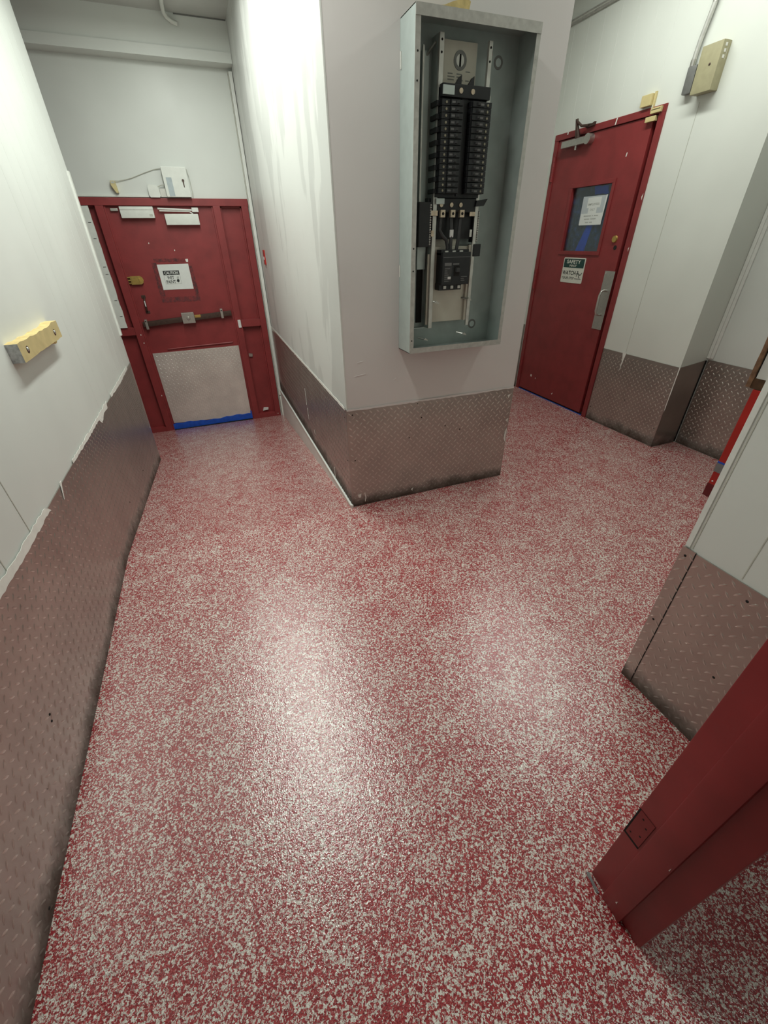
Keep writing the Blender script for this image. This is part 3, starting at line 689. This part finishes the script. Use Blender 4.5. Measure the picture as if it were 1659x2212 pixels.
for pts, w in (([(-3.122, 1.948), (-3.112, 1.948), (-3.110, 1.972), (-3.117, 1.97)], 0.0), ([(-3.738, 0.175), (-3.720, 0.172), (-3.716, 0.192), (-3.735, 0.196)], 0), ([(-3.657, 0.168), (-3.648, 0.166), (-3.65, 0.182)], 0), ([(-3.37, 0.085), (-3.35, 0.10), (-3.36, 0.078)], 0),
               ([(-3.288, 2.15), (-3.278, 2.15), (-3.27, 2.188), (-3.28, 2.188)], 0.010), ([(-3.80, 2.172), (-3.79, 2.172), (-3.785, 2.19), (-3.80, 2.19)], 0.010), ([(-2.861, 1.67), (-2.869, 1.69), (-2.860, 1.71)], 0.012), ([(-2.862, 1.35), (-2.868, 1.37), (-2.860, 1.38)], 0.012)):
    MB(F).prism(pts, w, w+0.0012).build('paint_chip', 'white_chip', d2)
for v in (1.30, 0.92): B2('latch_hole', 'dark', 2.908, 2.935, v, v+0.06, -0.03, -0.0285, 0)
B2('threshold_tape', 'tape', 2.90, 3.94, 0.0, 0.006, -0.03, -0.002, 0)
B2('threshold_gap', 'dark', 2.90, 3.90, 0.006, 0.019, -0.03, -0.008, 0)

# ------------------------------------------------------------------ sign on door 2 and note in the window
sg = MB(F)
def rrect(u0, u1, v0, v1, r, n=4):
    out = []
    for cx, cy, a0 in ((u1-r, v1-r, 0), (u0+r, v1-r, 90), (u0+r, v0+r, 180), (u1-r, v0+r, 270)):
        for k in range(n+1):
            t = math.radians(a0 + 90*k/n); out.append((cx+r*math.cos(t), cy+r*math.sin(t)))
    return out
sg.prism(rrect(-3.557, -3.288, 1.098, 1.295, 0.010), 0.0, 0.0022)
sg = sg.build('safety_sign', 'sign_face'); tag(sg, 'cream sign reading SAFETY FIRST WATCH YOUR STEP on the windowed door', 'sign')
MB(F).box(-3.548, -3.299, 1.217, 1.286, 0.0022, 0.0026).build('green_header', 'sign_green', sg)
text('SAFETY', F, -3.428, 1.249, 0.0030, 0.029, 'sign_face', sg, 0.172, 0.025, 'CENTER')
text('FIRST', F, -3.428, 1.224, 0.0030, 0.017, 'sign_face', sg, 0.088, 0.015, 'CENTER')
text('WATCH', F, -3.550, 1.160, 0.0026, 0.033, 'ink', sg, 0.170, 0.02)
text('YOUR STEP', F, -3.548, 1.127, 0.0026, 0.019, 'ink', sg, 0.158, 0.01)
def stick(parent, segs, wd, name, w0=0.0022, w1=0.0026):
    m_ = MB(F)
    for (a, c) in segs:
        d = Vector((c[0]-a[0], c[1]-a[1])).normalized(); n_ = Vector((-d.y, d.x))*wd/2
        m_.prism([(a[0]+n_.x, a[1]+n_.y), (a[0]-n_.x, a[1]-n_.y), (c[0]-n_.x, c[1]-n_.y), (c[0]+n_.x, c[1]+n_.y)], w0, w1)
    m_.build(name, 'ink', parent)
stick(sg, [((-3.354, 1.180), (-3.334, 1.166)), ((-3.334, 1.166), (-3.318, 1.164)), ((-3.318, 1.164), (-3.302, 1.182)), ((-3.336, 1.168), (-3.336, 1.150)),
           ((-3.336, 1.150), (-3.322, 1.138)), ((-3.352, 1.176), (-3.374, 1.170)), ((-3.352, 1.174), (-3.366, 1.150))], 0.0065, 'falling_figure')
MB(F).cyl((-3.356, 1.188, 0.0022), 2, 0.0065, 0.0004, 12).build('falling_figure', 'ink', sg)
MB(F).box(-3.382, -3.304, 1.131, 1.135, 0.0022, 0.0026).build('ground_line', 'ink', sg)

nt_ = MB(F).prism([(-3.488, 1.536), (-3.237, 1.533), (-3.232, 1.730), (-3.490, 1.733)], -0.0198, -0.0190).build('window_note', 'sleeve')
tag(nt_, 'EMPLOYEES ONLY paper note in a sleeve behind the door window', 'sign')
nt_['label'] = 'note reading EMPLOYEES ONLY stuck on the door window'
sh = MB(F); sh.box(-3.431, -3.285, 1.652, 1.722, -0.019, -0.0184); sh.build('paper_slip', 'paper', nt_)
MB(F).box(-3.408, -3.316, 1.612, 1.654, -0.019, -0.0182).build('paper_slip', 'paper', nt_)
MB(F).box(-3.483, -3.237, 1.533, 1.614, -0.019, -0.0184).build('paper_slip', 'paper', nt_)
MB(F).prism([(-3.246, 1.56), (-3.236, 1.558), (-3.226, 1.732), (-3.240, 1.732)], -0.019, -0.0175).build('sleeve_edge', 'paper', nt_)
text('EMPLOYEES', F, -3.358, 1.668, -0.0181, 0.015, 'ink_soft', nt_, 0.122, 0.005, 'CENTER')
text('ONLY', F, -3.362, 1.632, -0.0179, 0.015, 'ink_soft', nt_, 0.055, 0.005, 'CENTER')
for v, words in ((1.593, [(-3.445, -3.36), (-3.352, -3.338), (-3.330, -3.285)]), (1.571, [(-3.435, -3.375), (-3.362, -3.305)]), (1.548, [(-3.415, -3.375), (-3.368, -3.335)])):
    m_ = MB(F)
    for a, c in words:
        u = a
        while u < c-0.004:
            wd = rnd.uniform(0.004, 0.0065); m_.box(u, u+wd*0.72, v, v+0.008, -0.0184, -0.0181); u += wd+0.0012
    m_.build('blurred_lettering', 'ink_soft', nt_)

# ------------------------------------------------------------------ contact sensor, junction box, rail on the right wall
cs2 = root('door_contact', (XD, 3.02, 2.13), 'yellowed magnetic contact sensor above the windowed door corner', 'sensor')
MB(F).box(-3.070, -2.985, 2.200, 2.262, 0.0, 0.03, 0.004).build('transmitter', 'cream', cs2)
MB(F).box(-2.983, -2.968, 2.165, 2.27, 0.0, 0.012, 0.002).build('strap', 'cream', cs2)
MB(F).box(-2.968, -2.885, 2.152, 2.182, 0.010, 0.028, 0.003).build('reed_block', 'cream', cs2)
MB(F).box(-2.962, -2.892, 2.170, 2.173, 0.028, 0.029).build('slot', 'bronze', cs2)
MB(F).box(-3.000, -2.918, 2.112, 2.140, 0.0005, 0.024, 0.003).build('magnet_block', 'cream', cs2)
MB(F).tube([(-2.975, 2.20, 0.014), (-2.972, 2.17, 0.022), (-2.965, 2.165, 0.022)], 0.002, 6).build('lead_wire', 'label_white', cs2)
jb = root('junction_box', (XD, 2.6, 2.18), 'tan metal junction box high on the wall right of the windowed door', 'junction box')
MB(F).box(-2.662, -2.530, 2.180, 2.392, 0.0, 0.064, 0.006).build('cover', 'tan', jb, True)
MB(F).dome((-2.582, 2.300, 0.064), 2, 0.007, 0.004, 10, 2).build('cover_screw', 'bronze', jb)
splat(F, [(-2.5285, 2.31), (-2.5285, 2.35), (-2.528, 2.36)], 0.02, jb, amp=0.0)
for z in (2.315, 2.34, 2.365):
    m_ = MB(); m_.box(XD-0.045, XD-0.030, 2.5285, 2.5298, z, z+0.014); m_.build('paint_chip', 'white_chip', jb)
o = MB(F).box(-2.752, -2.690, 2.200, 2.330, 0.0, 0.035, 0.010).build('conduit_body', 'ko', None, True)
tag(o, 'small grey conduit fitting beside the tan junction box', 'fitting')
cn = MB(F).tube([(-2.738, 2.325, 0.02), (-2.736, 2.38, 0.02), (-2.730, 2.44, 0.02), (-2.716, 2.51, 0.02), (-2.703, 2.58, 0.02), (-2.700, 2.66, 0.02), (-2.700, 3.07, 0.02)], 0.013, 10).build('wall_conduit', 'rail', None, True)
tag(cn, 'shiny bent steel conduit rising above the tan junction box', 'conduit')
MB(F).cyl((-2.738, 2.33, 0.02), 1, 0.015, 0.03, 10).build('coupling', 'steel', cn, True)
MB(F).cyl((-2.702, 2.585, 0.02), 1, 0.0135, 0.02, 10).build('coupling', 'steel', cn, True)
rl2 = MB(F).prism([(-5.2, 2.846), (-2.2, 2.838), (-2.2, 2.868), (-5.2, 2.872)], 0, 0.020).build('wall_rail', 'galv_edge'); tag(rl2, 'grey metal channel along the top of the right wall', 'rail')
MB(F).box(-5.2, -2.2, 2.853, 2.859, 0.020, 0.0205).build('channel_slot', 'seam', rl2)

# ------------------------------------------------------------------ electrical panel on the pillar
F = PFF
ep = root('electrical_panel', (1.205, YP, 0.958), 'open grey breaker panel box with black breakers mounted on the pillar', 'electrical panel')
X0, X1, Z0, Z1, DP = 0.928, 1.484, 0.958, 2.172, 0.143
def BP(name, mat, u0, u1, v0, v1, w0, w1, bev=0.0, parent=ep, smooth=False):
    return MB(F).box(u0, u1, v0, v1, w0, w1, bev).build(name, mat, parent, smooth)
BP('back_sheet', 'galv_in', X0, X1, Z0, Z1, 0.0, 0.004)
BP('side_wall', 'galv', X0, X0+0.003, Z0, Z1, 0.004, DP)
BP('side_wall', 'galv_in', X1-0.003, X1, Z0, Z1, 0.004, DP)
BP('top_wall', 'galv_in', X0, X1, Z1-0.003, Z1, 0.004, DP)
BP('bottom_wall', 'galv_in', X0, X1, Z0, Z0+0.003, 0.004, DP)
fl = BP('front_flange', 'galv_edge', X0, X0+0.022, Z0, Z1, DP, DP+0.002)
BP('front_flange', 'galv_edge', X1-0.020, X1, Z0, Z1, DP, DP+0.002)
BP('front_flange', 'galv_edge', X0, X1, Z1-0.032, Z1, DP+0.002, DP+0.004)
BP('front_flange', 'galv_edge', X0, X1, Z0, Z0+0.026, DP+0.002, DP+0.004)
for v in (2.05, 1.97, 1.42, 1.33, 1.02): MB(F).cyl((X0+0.011, v, DP+0.002), 2, 0.0035, 0.0008, 8).build('screw_hole', 'dark', ep)
for v in (2.07, 2.0, 1.5, 1.4): MB(F).cyl((X1-0.010, v, DP+0.002), 2, 0.0035, 0.0008, 8).build('screw_hole', 'seam', ep)
# knockouts
for u, v, r in ((1.185, 2.07, 0.030), (1.385, 2.085, 0.022), (1.375, 1.052, 0.024)):
    k = MB(F).ring((u, v, 0.030 if u < 1.3 else 0.004), 2, r, r*0.62, 0.0015, 24).build('knockout_ring', 'ko', ep)
    MB(F).cyl((u, v, 0.030 if u < 1.3 else 0.004), 2, r*0.62, 0.001, 20).build('knockout_disc', 'rail' if u < 1.3 else 'galv', k)
BPs = MB(F).box(1.181, 1.189, 2.052, 2.088, 0.031, 0.0318).build('keyhole', 'dark', ep); 
for u in (1.02, 1.10, 1.18, 1.30, 1.40): MB(F).ring((u, Z0+0.003, 0.07), 1, 0.020, 0.016, 0.0012, 20).build('knockout_ring', 'ko', ep)
# interior chassis: backing plate, rails
BP('upper_plate', 'panel_plate', 1.085, 1.262, 1.62, 2.125, 0.020, 0.030)
BP('rail', 'rail', 1.066, 1.086, 1.06, 2.130, 0.060, 0.074, 0.002)
BP('rail_web', 'galv', 1.066, 1.069, 1.06, 2.130, 0.004, 0.060)
BP('rail', 'rail', 1.010, 1.018, 1.60, 2.10, 0.030, 0.040, 0.002)
BP('rail_web', 'galv', 1.018, 1.050, 1.60, 2.09, 0.004, 0.018)
BP('rail', 'rail', 1.292, 1.309, 1.06, 2.125, 0.060, 0.074, 0.002)
BP('rail_web', 'galv_in', 1.262, 1.264, 1.62, 2.125, 0.004, 0.030)
for u, v in ((1.076, 2.110), (1.076, 2.075), (1.300, 2.105), (1.300, 2.065)): MB(F).cyl((u, v, 0.074), 2, 0.004, 0.0008, 8).build('rail_hole', 'dark', ep)
MB(F).tube([(1.036, 2.075, 0.01), (1.056, 2.105, 0.06)], 0.005, 6).build('standoff', 'steel', ep)
MB(F).tube([(1.315, 2.09, 0.06), (1.345, 2.118, 0.01)], 0.004, 6).build('standoff', 'steel', ep)
# printed chart on the plate
ch = MB(F)
for r in range(6):
    for c in range(3):
        if rnd.random() < 0.85: ch.box(1.13+c*0.042, 1.13+c*0.042+rnd.uniform(0.018, 0.034), 1.992+r*0.009, 1.996+r*0.009, 0.030, 0.0303)
ch.build('printed_chart', 'ink_soft', ep)
# bus insulator block
BP('bus_block', 'black', 1.070, 1.300, 1.615, 1.975, 0.030, 0.075)
BP('bus_channel', 'black', 1.176, 1.206, 1.62, 1.955, 0.075, 0.082)
BP('top_cap', 'black', 1.075, 1.302, 1.945, 1.985, 0.03, 0.098, 0.003)
for u in (1.155, 1.214): MB(F).prism([(u-0.020, 1.985), (u+0.006, 1.985), (u+0.006, 2.012), (u-0.004, 2.006)], 0.085, 0.097).build('cap_fin', 'black', ep)
BP('mounting_tab', 'galv', 1.075, 1.128, 1.950, 1.978, 0.098, 0.104, 0.002)
BP('mounting_tab', 'rail', 1.298, 1.322, 1.94, 1.965, 0.06, 0.07, 0.002)
for u in (1.160, 1.216): MB(F).cyl((u, 1.965, 0.098), 2, 0.009, 0.004, 10).build('bus_bolt', 'copper', ep)
# breakers: 15 rows in two columns
def breaker():
    b0 = MB(Fr((0, 0, 0), (1, 0, 0), (0, 0, 1)))
    b0.box(-0.050, 0.050, -0.0096, 0.0096, 0, 0.036, 0.0012)
    b0.box(-0.012, 0.046, -0.0085, 0.0085, 0.036, 0.044, 0.001)
    me = b0.build('breaker', 'black'); 
    t = MB(Fr((0, 0, 0), (1, 0, 0), (0, 0, 1))).prism([(0.012, -0.005), (0.024, -0.005), (0.024, 0.005), (0.012, 0.005)], 0.044, 0.053, [(0.016, -0.004), (0.023, -0.004), (0.023, 0.004), (0.016, 0.004)]).build('toggle', 'black_soft')
    l = MB(Fr((0, 0, 0), (1, 0, 0), (0, 0, 1))).box(-0.008, 0.008, -0.003, 0.0035, 0.044, 0.0444).build('rating_label', 'label_grey')
    s = MB(Fr((0, 0, 0), (1, 0, 0), (0, 0, 1))).cyl((-0.030, 0, 0.036), 2, 0.0045, 0.003, 8).build('terminal_screw', 'screw_dull')
    return me, (t, l, s)
proto, subs = breaker()
pitch = 0.0206; z_top = 1.926
epo = OFF[ep.name]
for col, (ux, sgn) in enumerate(((1.121, 1), (1.258, -1))):
    for r in range(15):
        z = z_top - r*pitch
        if col == 0 and r == 0: bk, sb = proto, subs
        else:
            bk = proto.copy(); COL.objects.link(bk); sb = [q.copy() for q in subs]
            for q in sb: COL.objects.link(q)
        bk.parent = ep; bk.location = Vector((ux, YP-0.072, z)) - epo; bk.rotation_euler = (0, 0 if sgn > 0 else math.pi, 0)
        for q in sb: q.parent = bk; q.location = (0, 0, 0)
# light number dots beside left column
for r in range(15):
    if r % 2 == 0: BP('spacer', 'black', 1.056, 1.070, z_top-r*pitch-0.008, z_top-r*pitch+0.008, 0.03, 0.09)
# lug section
BP('lug_base', 'black', 1.050, 1.318, 1.455, 1.615, 0.015, 0.050)
BP('lug_barrier', 'black', 1.085, 1.29, 1.560, 1.612, 0.050, 0.075, 0.003)
BP('mounting_tab', 'galv', 1.075, 1.118, 1.590, 1.612, 0.080, 0.086, 0.002)
for u in (1.110, 1.163, 1.212):
    lg = BP('cable_lug', 'copper', u-0.012, u+0.012, 1.540, 1.569, 0.075, 0.092, 0.002)
    MB(F).cyl((u, 1.5545, 0.092), 2, 0.006, 0.0008, 10).build('hex_socket', 'dark', lg)
    MB(F).cyl((u-0.004, 1.588, 0.075), 2, 0.009, 0.006, 10).build('bolt', 'copper', ep)
for pts in ([(1.110, 1.545, 0.075), (1.106, 1.515, 0.075), (1.102, 1.490, 0.08), (1.118, 1.466, 0.085), (1.138, 1.452, 0.085), (1.146, 1.425, 0.085), (1.147, 1.395, 0.085)],
            [(1.163, 1.545, 0.075), (1.161, 1.50, 0.085), (1.160, 1.45, 0.09), (1.162, 1.395, 0.085)],
            [(1.212, 1.545, 0.075), (1.206, 1.50, 0.085), (1.200, 1.45, 0.09), (1.194, 1.395, 0.085)]):
    cb = MB(F).tube(pts, 0.0085, 10).build('cable', 'black_soft', ep, True)
BP('cable_tag', 'label_white', 1.152, 1.169, 1.462, 1.492, 0.088, 0.0965, 0.001)
BP('bare_window', 'panel_plate', 1.07, 1.24, 1.425, 1.458, 0.016, 0.030)
# neutral bars
nb = BP('neutral_bar', 'black', 0.990, 1.052, 1.425, 1.598, 0.035, 0.085, 0.003)
for k in range(17): MB(F).dome((1.049, 1.436+k*0.0094, 0.085), 2, 0.0045, 0.004, 8, 2).build('bar_screw', 'rail', nb)
BP('bond_strap', 'copper', 1.050, 1.086, 1.546, 1.566, 0.080, 0.085, 0.001, nb)
BP('bond_strap', 'copper', 1.056, 1.070, 1.466, 1.490, 0.080, 0.085, 0.001, nb)
nb2 = BP('neutral_bar', 'black', 1.290, 1.318, 1.44, 1.565, 0.035, 0.070, 0.003)
for k in range(13): MB(F).dome((1.316, 1.446+k*0.0094, 0.070), 2, 0.0045, 0.004, 8, 2).build('bar_screw', 'rail', nb2)
BP('bond_strap', 'copper', 1.262, 1.292, 1.545, 1.562, 0.070, 0.076, 0.001, nb2)
BP('bond_strap', 'rail', 1.268, 1.280, 1.462, 1.492, 0.075, 0.080, 0.001, nb2)
BP('support_foot', 'black', 1.298, 1.338, 1.380, 1.432, 0.02, 0.08, 0.003)
MB(F).prism([(1.285, 1.582), (1.33, 1.585), (1.348, 1.612), (1.29, 1.605)], 0.03, 0.085).build('support_fin', 'black', ep)
# lower plate and main breaker
BP('lower_plate', 'panel_plate', 1.068, 1.290, 1.085, 1.425, 0.030, 0.050, 0.002)
BP('plate_flange', 'panel_plate', 1.055, 1.072, 1.075, 1.395, 0.050, 0.060, 0.002)
BP('plate_flange', 'panel_plate', 1.280, 1.300, 1.085, 1.43, 0.050, 0.066, 0.002)
mc = BP('main_breaker', 'black', 1.108, 1.262, 1.262, 1.402, 0.050, 0.118, 0.003)
BP('terminal_shroud', 'black', 1.106, 1.230, 1.238, 1.268, 0.050, 0.100, 0.002, mc)
BP('terminal_shroud', 'black', 1.108, 1.262, 1.388, 1.412, 0.050, 0.098, 0.002, mc)
for u in (1.135, 1.176, 1.216):
    BP('terminal', 'rail', u-0.009, u+0.009, 1.392, 1.408, 0.098, 0.104, 0.002, mc)
    BP('terminal', 'rail', u-0.008, u+0.008, 1.244, 1.258, 0.100, 0.104, 0.002, mc)
BP('cover_seam', 'label_grey', 1.112, 1.260, 1.380, 1.382, 0.118, 0.1184, 0, mc)
BP('toggle_well', 'dark', 1.172, 1.204, 1.300, 1.345, 0.118, 0.1185, 0, mc)
BP('toggle', 'black_soft', 1.180, 1.197, 1.318, 1.336, 0.118, 0.135, 0.002, mc)
BP('trip_button', 'label_white', 1.140, 1.156, 1.288, 1.299, 0.118, 0.121, 0.001, mc)
BP('rating_label', 'label_grey', 1.120, 1.158, 1.346, 1.358, 0.118, 0.1184, 0, mc)
BP('rating_label', 'label_grey', 1.166, 1.200, 1.349, 1.355, 0.118, 0.1184, 0, mc)
BP('rating_label', 'black_soft', 1.120, 1.160, 1.275, 1.344, 0.118, 0.1183, 0, mc)
ml = MB(F)
for r in range(7): ml.box(1.122, 1.122+rnd.uniform(0.010, 0.030), 1.278+r*0.009, 1.281+r*0.009, 0.1183, 0.1186)
for r in range(3): ml.box(1.215, 1.215+rnd.uniform(0.015, 0.035), 1.279+r*0.008, 1.282+r*0.008, 0.118, 0.1184)
ml.build('fine_print', 'label_grey', mc)
BP('slot_opening', 'dark', 1.022, 1.054, 1.082, 1.330, 0.004, 0.010)
BP('side_bracket', 'galv', 1.012, 1.056, 1.330, 1.43, 0.004, 0.030)
for u, v in ((1.085, 1.185), (1.278, 1.190), (1.03, 1.010), (1.265, 1.020)):
    MB(F).tube([(u-0.012, v+0.004, 0.05), (u+0.018, v-0.002, 0.085)], 0.004, 6).build('wing_screw', 'steel', ep)
    MB(F).prism([(u+0.004, v-0.002), (u+0.030, v-0.010), (u+0.028, v-0.002), (u+0.014, v+0.006)], 0.082, 0.088).build('wing', 'steel', ep)
BP('lower_lip', 'galv', 0.99, 1.06, 1.055, 1.060, 0.004, 0.03)
# knock-out tabs on outer side
for z in (2.03, 1.30): MB(Fr((X0, YP, 0), (0, -1, 0))).box(0.010, 0.016, z, z+0.05, 0, 0.004).build('side_tab', 'white_chip', ep)

# foam chunk on top of the panel
fo = MB(F); fo.prism(jag([(1.02, 2.173), (1.165, 2.173), (1.172, 2.205), (1.15, 2.217), (1.10, 2.200), (1.04, 2.184)], 0.003, 0.02, rnd), 0.05, 0.11)
o = fo.build('foam_scrap', 'foam'); tag(o, 'yellow foam scrap lying on top of the open breaker panel', 'foam scrap')

# ------------------------------------------------------------------ block on the left wall
blk = root('wall_block', (XL, 2.23, 1.098), 'yellow wood block bolted to the left wall', 'block')
nseg = 14; bm_ = MB(LW); T, Bt = [], []
y0, y1 = 1.955, 2.500
top = [(y0 + (y1-y0)*k/nseg, 1.163 + rnd.uniform(-0.003, 0.003) + (0.006 if k > 11 else 0)) for k in range(nseg+1)]
bot = [(y1 - (y1-y0)*k/nseg, 1.098 + rnd.uniform(-0.002, 0.002)) for k in range(nseg+1)]
core = bm_.prism(top + bot, 0.0, 0.040)
o = bm_.build('body', 'foam_face', blk)
o.data.materials.append(M['foam']); o.data.materials.append(M['foam_end'])
for p in o.data.polygons:
    if p.normal.z > 0.6: p.material_index = 1
    elif p.normal.y < -0.6: p.material_index = 2
for u in (2.03, 2.415):
    h = MB(LW).cyl((u, 1.130, 0.040), 2, 0.013, 0.001, 14).build('bolt_hole', 'bronze', blk)
    MB(LW).dome((u, 1.131, 0.040), 2, 0.009, 0.005, 10, 3).build('bolt_head', 'steel', h, True)
MB(LW).prism(jag([(2.38, 1.098), (2.42, 1.098), (2.41, 1.088), (2.39, 1.086)], 0.001, 0.01, rnd), 0.005, 0.035).build('splinter', 'foam', blk)

# ------------------------------------------------------------------ partition end and red post at far right
pt = root('partition_end', (2.83, 1.3, 0.70), 'white partition end with raw brown wood edges behind the near right wall', 'partition')
PX = Fr((2.83, 0, 0), (0, -1, 0))
MB(PX).box(-1.462, -0.70, 0.765, CZ, -0.05, -0.004).build('panel', 'wall', pt)
MB(PX).prism(jag([(-1.492, 0.712), (-1.468, 0.712), (-1.470, CZ-0.01), (-1.497, CZ-0.01)], 0.0015, 0.05, rnd), -0.05, 0.006).build('edge_board', 'wood', pt)
MB(PX).box(-1.468, -1.464, 0.765, CZ, -0.05, -0.003).build('joint', 'dark', pt)
MB(PX).box(-1.468, -0.70, 0.708, 0.765, -0.05, 0.0).build('bottom_rail', 'wood_dark', pt)
rp = root('guard_post', (2.83, 1.42, 0.0), 'bright red square post with a grey tape band at far right', 'post')
MB(PX).box(-1.449, -1.36, 0.0, 0.706, -0.08, 0.0, 0.003).build('tube', 'red_bright', rp)
MB(PX).box(-1.451, -1.358, 0.175, 0.235, -0.081, 0.0015).build('tape_band', 'grey_tape', rp)
MB(PX).box(-1.4505, -1.358, 0.235, 0.247, -0.081, 0.0012).build('blue_edge', 'tape', rp)
MB(PX).box(-1.452, -1.356, 0.0, 0.09, -0.082, 0.002, 0.003).build('foot_sleeve', 'red_dark', rp)
MB(PX).dome((-1.43, 0.11, 0.0), 2, 0.006, 0.004, 8, 2).build('bolt_head', 'label_white', rp)

# ------------------------------------------------------------------ near door frame
prof = [(0.653, 0.172), (0.653, 0.125), (0.641, 0.125), (0.641, 0.069), (0.652, 0.069), (0.652, 0.016), (0.702, 0.016), (0.702, 0.030), (0.668, 0.030), (0.668, 0.158), (0.702, 0.158), (0.702, 0.172)]
jm = root('door_3', (0.67, 0.1, 0.0), 'worn red hollow-metal door frame in the near right foreground', 'door frame', 'structure')
m_ = MB(); m_.prism(prof, 0.003, 2.2)
es = [e for e in m_.bm.edges if abs(e.verts[0].co.z - e.verts[1].co.z) > 1]
bmesh.ops.bevel(m_.bm, geom=es, offset=0.0025, segments=2, affect='EDGES', profile=0.6)
jb_ = m_.build('jamb', 'red_jamb', jm, True)
JF = Fr((0.653, 0, 0), (0, -1, 0))
MB(JF).box(-0.1715, -0.132, 0.290, 0.410, 0.0, 0.0006).build('pocket_shadow', 'dark', jb_)  # dark sheet; its visible rim is the recess shadow in solid colour
hp = MB(JF).box(-0.1675, -0.1325, 0.299, 0.409, 0.0002, 0.0014).build('filler_plate', 'red_jamb', jb_)
for u, v in ((-0.155, 0.392), (-0.160, 0.315), (-0.142, 0.335), (-0.142, 0.375)): MB(JF).cyl((u, v, 0.0014), 2, 0.0022, 0.0006, 8).build('screw_hole', 'dark', jb_)
SF = Fr((0.641, 0, 0), (0, -1, 0))
for pts in ([(-0.098, 0.058), (-0.094, 0.057), (-0.095, 0.070)], [(-0.074, 0.365), (-0.072, 0.365), (-0.073, 0.378)]):
    MB(SF).prism(pts, 0.0, 0.0008).build('paint_chip', 'white_chip', jb_)
o = MB().prism(jag([(0.640, 0.178), (0.648, 0.176), (0.640, 0.13), (0.634, 0.135)], 0.001, 0.02, rnd), 0.0, 0.003).build('caulk_smear', 'grey_tape', jm)
